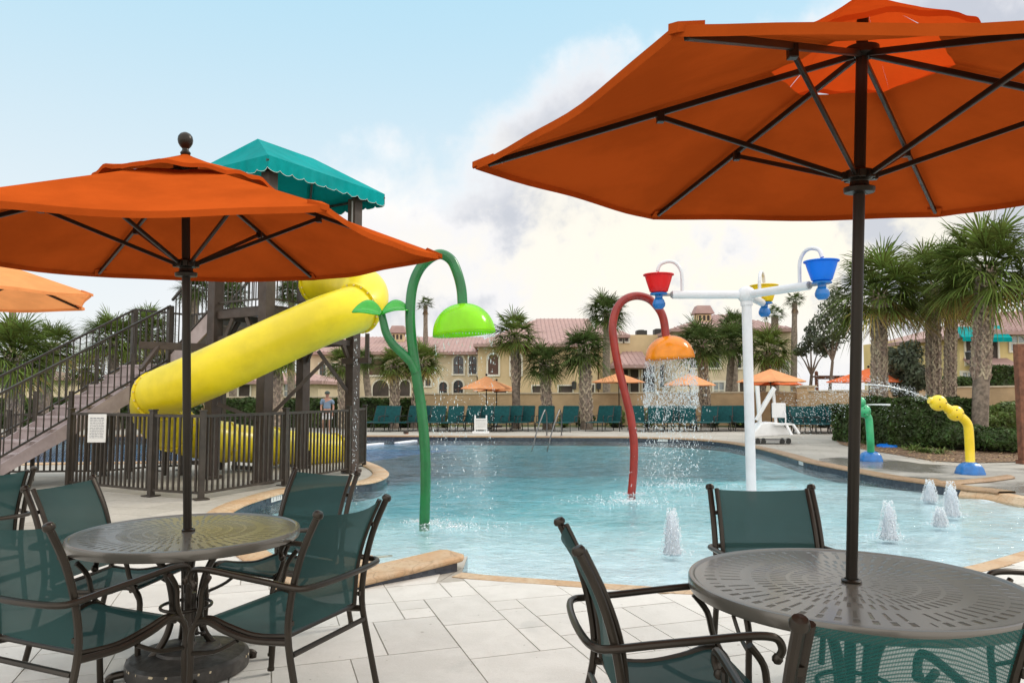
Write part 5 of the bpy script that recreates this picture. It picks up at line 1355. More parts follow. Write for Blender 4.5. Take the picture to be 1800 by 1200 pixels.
def palm(label, px, cy, rpx, Y, base_y=None, tw_=.40, kind='sabal', var=0, boots=1.0, lean=0, group=None, name='palm_tree', zs=1.0):
    c = V(px, cy, Y); rad = rpx * Y / F; tw_ = tw_ - (.11 if boots > .5 else 0)
    bx = V(base_y[0], base_y[1], Y).x if base_y else c.x + lean
    t = thing(name, label, 'palm', (bx, Y, 0), 0, group); rr = random.Random(int(px * 7 + Y))
    me = (SAB if kind == 'sabal' else WAS)[var]
    o = bpy.data.objects.new('crown', me); C.objects.link(o); o.parent = t; o.location = (c.x - bx, 0, c.z); o.scale = (rad, rad, rad * zs); o.rotation_euler.z = rr.uniform(0, 6)
    H_ = c.z - .02 * rad; b = B(); k = 10
    def ctr(z): f = z / H_; return Vector((bx + (c.x - bx) * f ** 1.3, Y, z))
    b.tube([ctr(H_ * i / k) for i in range(k + 1)], [tw_ * (.56 if i == 0 else .50 if i < k - 2 else .42) for i in range(k + 1)], 12); tr_ = obj('trunk', b, M['trunk'], t)
    if boots > 0:
        b = B(); zb = H_ * (1 - boots); n = int((H_ - zb) / .085 * (1 if Y < 28 else .6)); 
        for i in range(n * 4):
            z = zb + (H_ - zb) * i / (n * 4); a = i * 2.39996 if False else (i % 4) * math.pi / 2 + (i // 4) * .78
            o_ = ctr(z); d = Vector((math.cos(a), math.sin(a), 0)); sd_ = Vector((-d.y, d.x, 0)); r0 = tw_ * .46; L = .22 * rr.uniform(.8, 1.35); w_ = tw_ * .30
            # split boot: two slats diverging upward like a V
            for s in (-1, 1):
                p0 = o_ + d * r0 - Zv * .02; p1 = o_ + (d + sd_ * s * .62).normalized() * (r0 + .03 + .035 * rr.random()) + Zv * L
                ww = w_ * .24; n_ = (d + sd_ * s * .3).normalized(); tt = .012
                q = [p0 - sd_ * ww, p0 + sd_ * ww, p1 + sd_ * ww * .7 + Zv * .02, p1 - sd_ * ww * .7]
                q2 = [p + n_ * tt * 2 for p in q]; q1 = [p - n_ * tt for p in q]
                b.face(q2); 
                for j in range(4): b.face([q1[j], q1[(j + 1) % 4], q2[(j + 1) % 4], q2[j]])
        obj('boots', b, M['boot'], tr_, smooth=False)
    return t
GP = 'cabbage palms'; TWK = .10
palm('largest palm at the right, thick criss-cross trunk, in front of the yellow building', 1735, 478, 128, 19.5, (1722, 780), .50, var=0, boots=.62)
palm('palm whose trunk stands just left of the largest one, crown merging into it', 1640, 508, 104, 23, (1641, 700), .46, var=1, boots=.8)
palm('slimmer palm squeezed between two thick trunks at the right', 1674, 520, 82, 26, (1668, 700), .42, var=0, boots=.8)
palm('palm directly right of the big umbrella pole with brown boots under its crown', 1546, 520, 110, 22, (1546, 745), .48, var=1, boots=.75)
palm('palm with yellowing lower leaves in front of the shuttered windows', 905, 592, 60, 30, (908, 720), .44, var=2, boots=.55)
palm('short palm with drooping crown left of the red stem, third trunk from the shutters', 1026, 618, 62, 29.5, (1031, 720), .58, var=3, boots=.95)
palm('low palm between the shuttered windows and the red stem', 957, 640, 52, 29.5, (962, 720), .48, var=3, boots=.9)
palm('tall dark round palm crown over the roof left of the red stem', 1066, 550, 50, 44, (1066, 700), .45, var=3, boots=0)
palm('palm behind the orange dome at the right', 1232, 606, 62, 32, (1241, 712), .50, var=3, boots=.8)
palm('palm behind the white post at its left', 1288, 602, 56, 36, (1278, 700), .36, var=3, boots=.0)
palm('yellowish palm just right of the white post', 1352, 618, 58, 34, (1332, 705), .40, var=2, boots=.6)
palm('dark palm crown above the others left of the white post', 1290, 572, 38, 42, (1292, 700), .36, var=3, boots=0)
palm('short palm directly left of the green stem', 694, 642, 48, 30, (694, 720), .44, var=2, boots=.9)
palm('palm directly right of the green stem with yellowed leaves', 742, 636, 50, 30.5, (729, 720), .44, var=2, boots=.9)
palm('palm behind the low end of the slide, pale lattice trunk', 604, 640, 44, 30, (604, 720), .48, var=2, boots=1.0, name='palm_tree')
palm('palm behind the tower legs, trunk seen under the slide', 484, 628, 55, 28, (487, 730), .50, var=2, boots=1.0)
palm('palm crown peeping right of the slide under its bracket', 640, 634, 30, 36, (652, 700), .34, var=3, boots=0)
palm('tall palm with brown dead-leaf collar standing between slide and green stem', 748, 537, 21, 60, (748, 700), .42, 'w', 0, 0)
palm('taller of two skirted fan palms right of the white post', 1397, 531, 25, 50, (1395, 700), .42, 'w', 0, 0)
palm('shorter skirted fan palm between the white post and the taller one', 1362, 556, 26, 48, (1362, 700), .55, 'w', 1, 0)
palm('big palm at the left picture edge with a lattice trunk beside the stair rail', 22, 628, 98, 22, (28, 738), .50, var=0, boots=.75)
palm('palm just right of the left edge palm, crown leaning out over the stair rail', 92, 612, 62, 25, (70, 735), .40, var=1, boots=.3)
for i, (x, y, r_, Y, l_) in enumerate([(200, 598, 66, 29, 'palm behind the middle of the upper stair rail'), (258, 586, 60, 31, 'palm behind the stair landing, tallest of that clump'), (150, 650, 48, 32, 'low palm behind the lower stair rail'), (285, 640, 46, 33, 'dark palm behind the stair landing posts'), (232, 655, 44, 34, 'small palm filling the clump behind the stairs')]):
    palm(l_, x, y, r_, Y, (x + 3, 725), .36, var=i % 4, boots=0)
palm('far palm seen between the left tower post and the umbrella pole', 342, 510, 40, 38, (340, 700), .40, var=3, boots=0)
palm('far palm seen through the railing on the tower deck', 408, 520, 42, 40, (410, 700), .40, var=3, boots=0)
palm('far palm seen behind the right half of the tower railing', 512, 515, 36, 40, (512, 700), .4, var=3, boots=0)
palm('far palm top peeping over the left umbrella tip', 22, 486, 22, 45, (22, 700), .4, var=3, boots=0)

# leafy trees with flecked grey-green foliage
def lump_points(rr, lobes, n):
    out = []
    wsum = sum(l[3] ** 2 for l in lobes)
    for l in lobes:
        for _ in range(int(n * l[3] ** 2 / wsum)):
            d = Vector((rr.gauss(0, 1), rr.gauss(0, 1), rr.gauss(0, 1))).normalized(); f = rr.random() ** .35
            out.append((Vector(l[:3]) + d * l[3] * f, d))
    return out
def leaves(b, pts, s, rr, asp=1.9):
    for p, d in pts:
        n = (d + Vector((rr.gauss(0, .6), rr.gauss(0, .6), rr.gauss(0, .6)))).normalized(); a = n.orthogonal().normalized(); c = n.cross(a); th = rr.uniform(0, 6.3)
        x = (a * math.cos(th) + c * math.sin(th)) * s * asp * rr.uniform(.6, 1.2); y = (c * math.cos(th) - a * math.sin(th)) * s * rr.uniform(.5, 1)
        b.face([p - x, p - y, p + x, p + y])
def tree(label, lobes, base, Y, n, s, mt, tr_r=.10, name='tree', cat_='tree'):
    rr = random.Random(int(base[0])); bp = V(base[0], base[1], Y); t = thing(name, label, cat_, (bp.x, Y, 0))
    L = [(*V(x, y, Y + dy), r * Y / F) for x, y, dy, r in lobes]
    top = sum((Vector(l[:3]) for l in L), Vector()) / len(L)
    b = B(); fork = Vector((bp.x + (top.x - bp.x) * .6, Y, top.z * .62)); b.tube([Vector((bp.x, Y, 0)), Vector((bp.x, Y, top.z * .35)), fork], [tr_r * 1.2, tr_r, tr_r * .8], 9)
    for l in L: c_ = Vector(l[:3]); b.tube([fork, fork.lerp(c_, .5) + Zv * .1, c_ + (c_ - fork) * .25], [tr_r * .6, tr_r * .35, tr_r * .1], 6)
    obj('trunk', b, M['bark'], t)
    b = B(); pts = lump_points(rr, L, n); leaves(b, pts, s, rr); obj('crown', b, mt, t, smooth=False, norm=False)
    return t
tree('dark small-leaved tree between the umbrella pole palm and the next trunks', [(1590, 640, 0, 30), (1575, 660, .5, 24), (1612, 662, -.4, 26), (1600, 618, .3, 22), (1565, 625, .2, 16), (1590, 680, 0, 24)], (1606, 700), 27, 5200, .050, M['leaf_o'], .16)
tree('dark feathery tree left of the big umbrella pole, tall bare trunk', [(1462, 545, 0, 24), (1442, 570, .5, 20), (1478, 580, -.4, 24), (1458, 600, .3, 20), (1470, 520, .3, 15), (1490, 555, .2, 18), (1440, 598, .2, 13)], (1459, 692), 33, 2500, .050, M['leaf_o'], .075)
tree('small tree with a bulging trunk top, left of the feathery tree', [(1425, 597, 0, 16), (1412, 614, .5, 14), (1440, 612, -.4, 14), (1424, 580, .3, 10), (1402, 618, .3, 8), (1450, 620, .3, 8)], (1423, 692), 34, 1200, .050, M['leaf_o'], .085)

# clipped hedges and shrubs
def hedge(label, x0, x1, ytop, Y, depth, n, s=.045, mt='leaf', base_y=None, name='hedge', cat_='hedge', round_=0, group=None, rough=.07):
    a = V(x0, ytop, Y); c = V(x1, ytop, Y); rr = random.Random(int(x0 + Y * 3)); t = thing(name, label, cat_, ((a.x + c.x) / 2, Y + depth / 2, 0), 0, group)
    w_, h_ = c.x - a.x, a.z; cx, cy = (a.x + c.x) / 2, Y + depth / 2
    b = B()
    if round_:
        b.lathe([(max(math.sin(math.pi * i / 10), .01), -math.cos(math.pi * i / 10)) for i in range(11)], (0, 0, 0), 16)
        b.bm.transform(Matrix.Translation((cx, cy, h_ * .42)) @ Matrix.Diagonal((w_ * .42, depth * .42, h_ * .45, 1)))
    else: b.box((cx, cy, h_ * .47), (w_ - .16, depth - .16, h_ * .94 - .06))
    obj('twigs', b, M['core'], t)
    b = B(); pts = []
    for _ in range(n):
        if round_:
            d = Vector((rr.gauss(0, 1), rr.gauss(0, 1), abs(rr.gauss(0, 1)) - .25)).normalized(); bump = 1 + .22 * noise.noise(d * 2.3 + Vector((x0, 0, 0))); f = rr.uniform(.86, 1.06) * bump
            pts.append((Vector((cx + d.x * w_ / 2 * f, cy + d.y * depth / 2 * f, max(.03, h_ * .42 + d.z * h_ * .58 * f))), d))
        else:
            q = rr.random(); A1, A2, A3 = w_ * h_, w_ * depth, depth * h_; T = A1 + A2 + A3 * 1.2
            if q < A1 / T: p = Vector((rr.uniform(-.5, .5) * w_ + cx, Y, rr.random() * h_)); d = Vector((0, -1, 0))
            elif q < (A1 + A2) / T: p = Vector((rr.uniform(-.5, .5) * w_ + cx, Y + rr.random() * depth, h_)); d = Zv
            else: s_ = rr.choice((-1, 1)); p = Vector((cx + s_ * w_ / 2, Y + rr.random() * depth, rr.random() * h_)); d = Vector((s_, 0, 0))
            p = p + d * (rough * noise.noise(p * 1.7) * 1.6 + rr.gauss(0, .025)) - d * .03
            pts.append((p, d))
    leaves(b, pts, s, rr); obj('foliage', b, M[mt], t, smooth=False, norm=False)
    return t
hedge('clipped hedge on the right, between the green and the yellow water cannon', 1562, 1712, 701, 19.6, 1.6, 16000, .036)
hedge('lower mass of clipped hedge beside the green cannon, left of the tall hedge', 1490, 1560, 712, 21.5, 1.2, 5000, .04)
hedge('long dark hedge behind the fence at the left, under the palms', -700, 330, 703, 30, 1.6, 15000, .06)
hedge('dark hedge behind the slide, reaching to the green stem', 372, 738, 703, 31, 1.6, 9000, .06)
hedge('light green loose shrub beyond the yellow cannon, against the wall', 1712, 1768, 716, 24, 1.2, 3000, .045, 'leaf_l', name='shrub', cat_='shrub', round_=1)
hedge('light green loose shrub at the right edge, against the wall', 1758, 1850, 708, 24, 1.6, 4000, .05, 'leaf_l', name='shrub', cat_='shrub', round_=1)
hedge('dark low bush at the foot of the largest palm', 1668, 1772, 748, 18.3, 1.2, 6000, .034, 'leaf', name='shrub', cat_='shrub', round_=1)
hedge('dark low bush in the lower right corner of the planting bed', 1745, 1850, 756, 17.6, 1.3, 6000, .034, 'leaf', name='shrub', cat_='shrub', round_=1)
hedge('clipped dark hedge in front of the yellow building, behind the wall', 1745, 1785, 643, 32.5, 1.2, 3000, .06)
hedge('dark green hedge mass behind the wall between the palm trunks', 1610, 1720, 664, 33, 1.5, 3500, .07)
for i, (x0, x1, yt, l_) in enumerate([(693, 716, 722, 'between the loungers left of the green stem'), (770, 786, 722, 'just right of the green stem'), (985, 1000, 728, 'between lounger groups left of the red stem'), (1012, 1046, 722, 'close left of the red stem'), (1068, 1100, 716, 'behind the red stem'), (1135, 1150, 722, 'under the orange dome'), (1250, 1266, 724, 'left of the lounger beside the white post'), (1288, 1330, 718, 'against the white post'), (1380, 1400, 714, 'right behind the pool lift'), (1440, 1470, 712, 'left of the big umbrella pole'), (545, 570, 722, 'behind the lower slide')]):
    hedge('low yellow-green shrub %s' % l_, x0, x1, yt, 30.6, 1.0, 1100, .05, 'leaf_l' if i % 3 else 'leaf', name='shrub', cat_='shrub', round_=1, group='low shrubs along the garden wall')
# strap-leaved clumps at the foot of the hedge
def clump(label, px, py, n, L, sd):
    c = G(px, py); rr = random.Random(sd); b = B()
    for i in range(n):
        a = rr.uniform(0, 6.3); d = Vector((math.cos(a), math.sin(a), rr.uniform(.5, 1.8))).normalized(); blade(b, c + Vector((rr.gauss(0, .07), rr.gauss(0, .07), 0)), d, L * rr.uniform(.6, 1.2), .035, rr.uniform(.3, .8), rr)
    tag(obj('strap_leaf_plant', b, M['leaf_l'], smooth=False, norm=False), label, 'plant', 'strap-leaved plants in the mulch')
for k, (x, y, n, L, l_) in enumerate([(1505, 778, 60, .45, 'strap-leaved plant left of the green cannon'), (1487, 772, 50, .4, 'strap-leaved plant farthest left, beside the umbrella pole'), (1580, 786, 40, .35, 'strap-leaved plant just left of the rusty post'), (1602, 792, 60, .38, 'strap-leaved plant right of the rusty post'), (1625, 796, 70, .42, 'fullest strap-leaved plant, under the tall hedge'), (1652, 798, 50, .40, 'strap-leaved plant nearest the yellow cannon')]): clump(l_, x, y, n, L, k + 3)
# mulch bed
mb = [(1462, 770), (1480, 782), (1530, 792), (1580, 800), (1640, 810), (1700, 814), (1800, 812), (2000, 812), (2300, 760), (1800, 742), (1560, 742), (1470, 752)]
P = [G(x, y) for x, y in mb]; b = B()
for tri in tessellate_polygon([[Vector((p.x, p.y, 0)) for p in P]]): b.face([(P[i].x, P[i].y, .012) for i in tri])
tag(obj('mulch_bed', b, M['mulch'], smooth=False), kind='structure')
b = B(); rr = random.Random(2)
for _ in range(5200):
    x, y = rr.uniform(1470, 1830), rr.uniform(768, 812); lim = 782 + (x - 1480) * .19
    if y > min(lim, 813) : continue
    p = G(x, y, .02); s = rr.uniform(.012, .034); a = rr.uniform(0, 6.3); u_ = Vector((math.cos(a), math.sin(a), rr.uniform(-.3, .3))) * s; w_ = Vector((-math.sin(a), math.cos(a), rr.uniform(-.3, .5))) * s * .5; p.z += rr.random() * .02
    b.face([p - u_, p - w_, p + u_, p + w_])
tag(obj('leaf_litter', b, M['litter'], smooth=False, norm=False), 'brown fallen leaves over the mulch', 'leaves', kind='stuff')
# wet strip of deck under the cannons
P = [G(x, y) for x, y in [(1440, 806), (1520, 800), (1620, 815), (1720, 820), (1850, 825), (2000, 850), (1850, 868), (1795, 873), (1745, 862.5), (1690, 855), (1650, 848), (1570, 837), (1500, 825), (1440, 812)]]
b = B()
for tri in tessellate_polygon([[Vector((p.x, p.y, 0)) for p in P]]): b.face([(P[i].x, P[i].y, .004) for i in tri])
tag(obj('wet_pavement', b, M['wetdeck'], smooth=False), kind='structure')
# curved raised coping by the yellow cannon
cp_ = cat([G(1640, 847), G(1655, 852), G(1690, 850), G(1735, 846), G(1778, 840)], 6); b = B()
b.tube([p + Zv * .02 for p in cp_], [.10] * (len(cp_) - 1) + [.05], 10, flat=.45); tag(obj('edge_kerb', b, M['trav_d']), 'rounded brown kerb curling round in front of the yellow cannon', 'kerb')
# ================================================================== LOUNGERS AND FAR DECK
def make_lounger():
    t = thing('sun_lounger', 'x', 'sun lounger')
    for s in (-1, 1):
        b = B(); b.tube([(s * .31, -.95, .33), (s * .31, .30, .33)], .018, 6); b.tube([(s * .31, .28, .33), (s * .31, .55, .92)], .018, 6); obj('frame_rail', b, M['dark_m'], t)
        for y in (-.80, .35):
            b = B(); b.tube([(s * .31, y, .33), (s * .33, y + (.06 if y > 0 else -.06), .0)], .018, 6); obj('leg', b, M['dark_m'], t)
        b = B(); b.tube(cat([(s * .33, -.25, .33), (s * .34, -.25, .50), (s * .34, -.15, .55), (s * .34, .38, .56)], 3), .015, 6); obj('armrest', b, M['dark_m'], t)
    b = B(); b.box((0, -.33, .335), (.60, 1.22, .022)); obj('seat', b, M['teal_f'], t)
    b = B(); b.beam((0, .29, .345), (0, .555, .94), .60, .022); obj('backrest', b, M['teal_f'], t)
    return t
lg = make_lounger(); first = True
GLn = 'teal sun loungers along the far side of the pool'
L_list = [(661, 'first lounger from the left, beside the fence corner'), (686, 'second lounger from the left'), (722, 'lounger hidden partly by the left side of the green stem'), (735, 'lounger straight behind the green stem'), (765, 'lounger just right of the green stem'), (797, 'lounger left of the far umbrella pair, third right of the green stem'),
          (823, 'lounger directly left of the white notice board'), (834, 'lounger straight behind the white notice board'), (853, 'lounger at the pole of the far umbrella pair'), (880, 'first of the three close-set loungers right of the notice board'), (899, 'second of the three close-set loungers right of the notice board'), (922, 'third of the three close-set loungers right of the notice board'), (959, 'lounger framed by the pool handrails'), (997, 'lounger just right of the pool handrails'), (1058, 'lounger left of the red stem'), (1078, 'lounger touching the left side of the red stem'),
          (1120, 'lounger just right of the red stem'), (1150, 'lounger under the left side of the orange dome shower'), (1168, 'lounger under the middle of the orange dome shower'), (1186, 'lounger under the right side of the orange dome shower'), (1208, 'lounger at the right rim of the shower'), (1240, 'lounger in front of the palm trunk right of the shower'), (1272, 'upright lounger alone left of the white post'), (1302, 'lounger against the white post'),
          (1388, 'lounger directly behind the pool lift seat'), (1412, 'lounger just right of the pool lift'), (1432, 'second lounger right of the pool lift'), (1455, 'third lounger right of the pool lift'), (1478, 'lounger just left of the big umbrella pole')]
for i, (x, l_) in enumerate(L_list):
    Y = 28.6 if x < 1330 else 27.2; p = V(x, 720, Y); rz = R(-14 + 9 * math.sin(i * 1.7)) if x < 1330 else R(10 + 8 * math.sin(i * 2.3))
    rz -= 0 if x > 760 else R(8)
    Y += .22 * math.sin(i * 4.7); rz += R(5) * math.sin(i * 7.1)
    if first: lg.location = (p.x, Y, 0); lg.rotation_euler.z = rz; lg['label'] = l_; lg['group'] = GLn; first = False
    else: dup(lg, (p.x, Y, 0), rz, l_, GLn)
FU = 'orange umbrellas on the far side of the pool'
def fumb(label, px, ytip, ytop, hw, Y, mt, rot=.2):
    zt, zc_ = V(px, ytip, Y).z, V(px, ytop, Y).z; p = V(px, 690, Y)
    umbrella(label, (p.x, Y), (0, 0), hw * Y / F, rot, zt, zc_, (mt, M['bronze']), name='patio_umbrella', detail=False, pole_z=.001, group=FU)
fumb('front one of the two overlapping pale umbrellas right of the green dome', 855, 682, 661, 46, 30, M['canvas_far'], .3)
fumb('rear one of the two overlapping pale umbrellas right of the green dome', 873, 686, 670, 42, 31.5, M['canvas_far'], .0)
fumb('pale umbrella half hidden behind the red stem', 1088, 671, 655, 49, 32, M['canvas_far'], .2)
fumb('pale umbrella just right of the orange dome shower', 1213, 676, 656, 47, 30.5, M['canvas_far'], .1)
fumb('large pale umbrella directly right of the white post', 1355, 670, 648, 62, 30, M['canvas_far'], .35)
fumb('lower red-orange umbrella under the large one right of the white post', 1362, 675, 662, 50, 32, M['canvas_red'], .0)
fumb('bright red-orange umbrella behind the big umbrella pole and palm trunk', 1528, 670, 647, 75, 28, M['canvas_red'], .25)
# pool lift
Yl = 21.3
def vl(x, y, dy=0): return V(x, y, Yl + dy)
t = thing('pool_lift', 'white pool access lift with a seat on a diagonal arm, right of the white post', 'pool lift', (vl(1362, 778).x, Yl, 0))
b = B(); q = vl(1352, 775); s = Yl / F
pr_ = [(-34, 12), (-30, 22), (-18, 36), (0, 38), (18, 36), (30, 20), (36, 16)]
top_ = [Vector((q.x + x * s, Yl - .28, y * s)) for x, y in pr_]; bk = [p + Vector((0, .56, 0)) for p in top_]
b.face(top_); b.face(bk[::-1])
for i in range(len(top_)): j = (i + 1) % len(top_); b.face([top_[i], bk[i], bk[j], top_[j]])
obj('cover', b, M['white_pl'], t, bev=.03)
b = B(); b.box((q.x, Yl, .10), (60 * s, .5, .05)); 
obj('chassis', b, M['grey'], t)
for x in (1332, 1342, 1375, 1386):
    for dy in (-.24, .24):
        b = B(); c = vl(x, 778, dy); b.tube([(c.x - .0, c.y - .025, .075), (c.x, c.y + .025, .075)], .07, 14); obj('wheel', b, M['dark_m'], t)
b = B(); b.beam(vl(1336, 748), vl(1331, 678), .10, .10); obj('mast', b, M['white_pl'], t, bev=.01)
b = B(); b.beam(vl(1329, 738, -.1), vl(1362, 682, -.1), .09, .09); b.beam(vl(1334, 722, .1), vl(1359, 680, .1), .05, .05); obj('arm', b, M['white_pl'], t, bev=.01)
b = B(); b.beam(vl(1359, 680), vl(1364, 744), .07, .07); obj('drop_arm', b, M['white_pl'], t, bev=.01)
b = B(); c = vl(1369, 721, -.05); b.box(c, (.40, .06, .42)); obj('backrest', b, M['white_pl'], t, bev=.025)
b = B(); c = vl(1373, 745, -.25); b.box(c, (.50, .42, .05)); b.tube([vl(1381, 744, -.3), vl(1381, 728, -.3), vl(1379, 722, -.1)], .018, 8); obj('seat', b, M['white_pl'], t, bev=.015)
b = B(); b.beam(vl(1382, 746, -.4), vl(1392, 765, -.7), .06, .05); b.beam(vl(1394, 746, -.2), vl(1405, 762, -.5), .06, .05); obj('footrest', b, M['white_pl'], t)
# white notice by the far edge
p = V(845, 752, 26.4); t = notice('white plastic notice board standing on the far pool edge', (p.x, 26.4, .34), .46, .40, 0, 6)
b = B(); b.box((p.x, 26.5, .04), (.60, .3, .08)); obj('foot', b, M['white_pl'], t, bev=.01)
for sx in (-.2, .2):
    b = B(); b.box((p.x + sx, 26.43, .35), (.05, .05, .60)); obj('upright', b, M['white_pl'], t, bev=.01)
# pool handrails
for k, (x, l_) in enumerate(((962, 'left of the two steel handrails at the far pool edge'), (988, 'right of the two steel handrails at the far pool edge'))):
    p = V(x, 757, 24.6); t = thing('pool_handrail', l_, 'handrail', (p.x, 24.6, 0), 0, 'handrails at the far pool steps'); d = Vector((-.42, -1.0, 0)).normalized()
    b = B(); b.tube(cat([Vector((p.x, 24.9, 0)), Vector((p.x, 24.9, .60)), Vector((p.x, 24.9, .82)) + d * .10, Vector((p.x, 24.9, .84)) + d * .25, Vector((p.x, 24.9, .30)) + d * .85, Vector((p.x, 24.9, -.4)) + d * 1.4], 5), .022, 8); obj('rail', b, M['steel'], t)
    b = B(); b.lathe([(.06, .0), (.05, .03)], (p.x, 24.9, .002), 12); obj('flange', b, M['grey'], t)
# lane tiles & white steps of the lap area
for k, (x0, y0, x1, y1) in enumerate(((640, 783, 672, 780), (697, 779, 730, 775))):
    a, c = G(x0, y0, WL), G(x1, y1, WL); b = B(); b.beam(a + Zv * .01, c + Zv * .01, .16, .06)
    tag(obj('lane_float', b, M['white_pl'], bev=.01), ('white float bar on the water beside the fence corner', 'white float bar on the water just left of the green stem')[k], 'float')
P = [G(x, y, WL) for x, y in [(-300, 800), (330, 803), (560, 795), (650, 790), (735, 780), (850, 770), (640, 769.5), (-300, 769.5)]]
b = B()
for tri in tessellate_polygon([[Vector((p.x, p.y, 0)) for p in P]]): b.face([(P[i].x, P[i].y, -.42) for i in tri])
tag(obj('lane_tile_shelf', b, M['tile_b'], smooth=False), kind='structure')
# depth marks on the coping (small white tiles)
for (x, y, l_) in ((1419, 812.5, 'small white depth marker tile in the right-hand pool edge'), (1170, 771.5, 'small white marker tile in the far pool edge'), (492, 873.5, 'small white marker tile in the near pool edge behind the chair')):
    p = G(x, y, -.03); dd, q_, dr = seg_near(Vector((p.x, p.y)), loop); a = math.atan2(dr.y, dr.x); nrm = Vector((q_.x, q_.y, 0)); o_in = Vector((-dr.y, dr.x, 0)).normalized() * (1 if CCW else -1)
    t = thing('marker_tile', l_, 'marker', nrm + o_in * .006 + Zv * -.045, a); b = B(); b.box((0, 0, 0), (.30, .008, .075)); obj('tile', b, M['sign'], t, world=False)
    b = B()
    for i in range(5): b.box((-.10 + i * .05, 0, 0), (.012 if i % 2 else .026, .011, .05))
    obj('lettering', b, M['ink'], t, world=False, smooth=False)
# planting bed things on the right
p = G(1585, 782); t = thing('wooden_post', 'short rusty brown post in front of the hedge, a grey box beside it', 'post', (p.x, p.y, 0)); b = B(); b.box((p.x, p.y, .62), (.13, .13, 1.24)); obj('shaft', b, M['rust'], t, bev=.01); b = B(); b.box((p.x, p.y, 1.25), (.15, .15, .03)); obj('cap', b, M['rust'], t)
p = G(1597, 783); t = thing('outlet_box', 'small pale grey electrical box on a stake right of the rusty post', 'electrical box', (p.x, p.y, 0)); b = B(); b.box((p.x, p.y, .55), (.10, .07, .17)); obj('box', b, M['white_pl'], t, bev=.01); b = B(); b.box((p.x, p.y, .25), (.03, .03, .5)); obj('stake', b, M['stucco2'], t)
p = G(1822, 830); t = thing('wooden_post', 'rusty brown post cut by the right picture edge beside the palm', 'post', (p.x - .16, p.y, 0)); q = G(1801, 815); b = B(); b.box((q.x, q.y, 1.23), (.16, .16, 2.44)); obj('shaft', b, M['rust'], t, bev=.01); b = B(); b.box((q.x, q.y, .04), (.22, .22, .08)); obj('foot', b, M['rust'], t)
p = G(1560, 786); t = thing('blue_cover', 'flat blue plastic cover lying on the mulch left of the rusty post', 'cover', (p.x, p.y, .02)); b = B(); b.lathe([(.26, 0), (.25, .05), (.18, .075), (.05, .08)], (p.x, p.y, .015), 18, wob=lambda a, z: 1 + .05 * math.cos(5 * a)); obj('lid', b, M['blue_b'], t); b = B(); b.lathe([(.03, .0), (.02, .03)], (p.x, p.y, .094), 8); obj('knob', b, M['blue_p'], t)
p = G(1557, 779); t = tag(obj('boulder', B().ball((p.x, p.y, .10), .20, 12, .8), M['mulch']), 'round brown stone behind the blue cover', 'stone')
# lamp posts
for x, yt, yb, Y, l_ in ((1706, 622, 700, 34, 'dark lantern on a post behind the wall, left of the largest palm trunk'),):
    p = V(x, yt, Y); t = thing('street_lamp', l_, 'lamp', (p.x, Y, 0)); b = B(); b.tube([(p.x, Y, 0), (p.x, Y, p.z - .3)], .05, 10); obj('pole', b, M['lamp'], t)
    b = B(); b.box((p.x, Y, p.z - .1), (.26, .26, .34), taper=1.25); obj('lantern', b, M['lamp'], t); b = B(); b.box((p.x, Y, p.z + .11), (.4, .4, .06), taper=.4); obj('cap', b, M['lamp'], t)
for x in (1009, 1052):
    p = V(x, 678, 54.8); t = thing('wall_lantern', 'black wall lantern on the cream building, %s' % ('left of the red stem palm' if x < 1020 else 'just left of the red stem'), 'lantern', (p.x, 54.8, p.z)); b = B(); b.box((p.x, 54.7, p.z), (.28, .28, .5), taper=1.2); obj('glass', b, M['lamp'], t); b = B(); b.box((p.x, 54.7, p.z + .3), (.4, .4, .12), taper=.3); b.box((p.x, 54.9, p.z + .1), (.06, .3, .06)); obj('cap', b, M['lamp'], t)

# ================================================================== PEOPLE
def skin_body(name, verts, edges, radii, mt, parent, sub=2):
    me = bpy.data.meshes.new(name); me.from_pydata([Vector(v) for v in verts], edges, []); me.materials.append(mt)
    o = bpy.data.objects.new(name, me); C.objects.link(o); o.parent = parent
    sm = o.modifiers.new('skin', 'SKIN'); sm.use_smooth_shade = True
    for i, r in enumerate(radii):
        o.data.skin_vertices[0].data[i].radius = r if isinstance(r, tuple) else (r, r)
    o.data.skin_vertices[0].data[0].use_root = True
    m_ = o.modifiers.new('sub', 'SUBSURF'); m_.levels = sub; m_.render_levels = sub
    return o
pp = V(575, 722, 26.2); k = 1.50 / 1.75
t = thing('person', 'person in a grey-blue shirt, white shorts and dark cap standing behind the fence, head bowed', 'person', (pp.x, 26.2, 0), R(12)); t.scale = (k, k, k)
body_v = [(0, 0, .93), (0, 0, 1.08), (0, .01, 1.25), (0, .0, 1.40), (0, -.03, 1.49), (0, -.06, 1.56), (0, -.09, 1.62), (0, -.09, 1.70),      # 0-7 pelvis to crown
          (-.10, 0, .88), (-.12, -.02, .50), (-.12, .02, .09), (-.12, -.10, .035), (.10, 0, .88), (.12, -.03, .50), (.13, .0, .09), (.14, -.12, .035),   # legs
          (-.17, .01, 1.40), (-.24, .03, 1.12), (-.22, -.10, .88), (-.21, -.14, .80), (.17, .01, 1.40), (.25, .03, 1.12), (.23, -.08, .87), (.22, -.12, .79)]
body_e = [(0, 1), (1, 2), (2, 3), (3, 4), (4, 5), (5, 6), (6, 7), (0, 8), (8, 9), (9, 10), (10, 11), (0, 12), (12, 13), (13, 14), (14, 15), (3, 16), (16, 17), (17, 18), (18, 19), (3, 20), (20, 21), (21, 22), (22, 23)]
body_r = [(.15, .11), (.13, .10), (.15, .11), (.13, .09), .055, .065, .088, .075, .095, .062, .040, (.04, .03), .095, .062, .040, (.04, .03), .06, .045, .034, (.035, .018), .06, .045, .034, (.035, .018)]
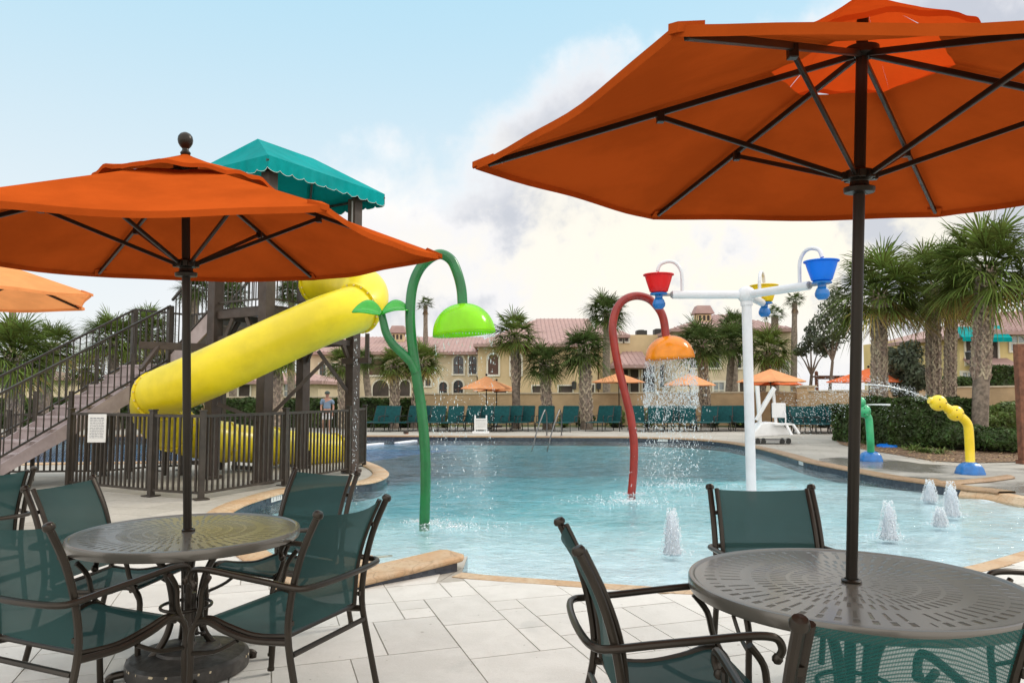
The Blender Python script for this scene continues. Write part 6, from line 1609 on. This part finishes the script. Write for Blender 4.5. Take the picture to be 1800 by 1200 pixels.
bd = skin_body('body', body_v, body_e, body_r, M['skin'], t)
for s in (-1, 1):
    hx = Vector((s * .215, -.13, .79))
    for i in range(5):
        b = B(); off_ = Vector(((i - 1.5) * .016, 0, 0)) if i < 4 else Vector((-s * .034, -.01, .02)); L = (.062, .072, .068, .052, .045)[i]
        b.tube([hx + off_, hx + off_ + Vector((0, -.010, -L * .55)), hx + off_ + Vector((0, .004, -L))], [.0085, .008, .006], 6); obj('finger' if i < 4 else 'thumb', b, M['skin'], bd, world=False)
sh = skin_body('shirt', [(0, 0, 1.00), (0, 0, 1.12), (0, .01, 1.27), (0, 0, 1.41), (-.19, .01, 1.385), (-.245, .02, 1.20), (.19, .01, 1.385), (.25, .02, 1.20)], [(0, 1), (1, 2), (2, 3), (3, 4), (4, 5), (3, 6), (6, 7)], [(.185, .14), (.165, .13), (.18, .14), (.14, .105), .085, .07, .085, .07], M['shirt'], t)
so_ = skin_body('shorts', [(0, 0, .95), (-.10, 0, .84), (-.125, -.015, .56), (.10, 0, .84), (.125, -.02, .56)], [(0, 1), (1, 2), (0, 3), (3, 4)], [(.18, .14), (.13, .13), (.115, .11), (.13, .13), (.115, .11)], M['shorts'], t)
b = B(); b.lathe([(.105, -.02), (.11, .0), (.10, .06), (.06, .10), (1e-4, .115)], (0, -.09, 1.66), 20); b.box((0, -.215, 1.655), (.14, .12, .012)); obj('cap', b, M['cap_f'], t, world=False)
for s in (-1, 1): b = B(); b.ball((s * .035, -.172, 1.625), .012, 8); obj('eye', b, M['hair'], bd, world=False)
b = B(); b.beam((0, -.175, 1.615), (0, -.192, 1.585), .022, .022); obj('nose', b, M['skin'], bd, world=False, bev=.004)
b = B(); b.box((0, -.172, 1.555), (.045, .012, .010)); obj('mouth', b, M['rust'], bd, world=False)
# swimmer's head in the lap lane
p = G(714, 768, WL); t = thing('person', 'swimmer with dark hair, head and shoulders above the water left of the green stem', 'person', (p.x, p.y, WL), R(60))
skin_body('body', [(0, 0, -.35), (0, 0, -.12), (0, 0, .0), (0, -.01, .10), (0, -.01, .19), (-.17, 0, -.04), (-.26, -.05, -.25), (.17, 0, -.04), (.26, -.05, -.25)], [(0, 1), (1, 2), (2, 3), (3, 4), (1, 5), (5, 6), (1, 7), (7, 8)], [(.15, .11), (.15, .10), .055, .08, .072, .06, .045, .06, .045], M['skin'], t)
b = B(); b.lathe([(.088, .0), (.096, .03), (.088, .08), (.05, .115), (1e-4, .125)], (0, .012, .13), 18); obj('hair', b, M['hair'], t, world=False)
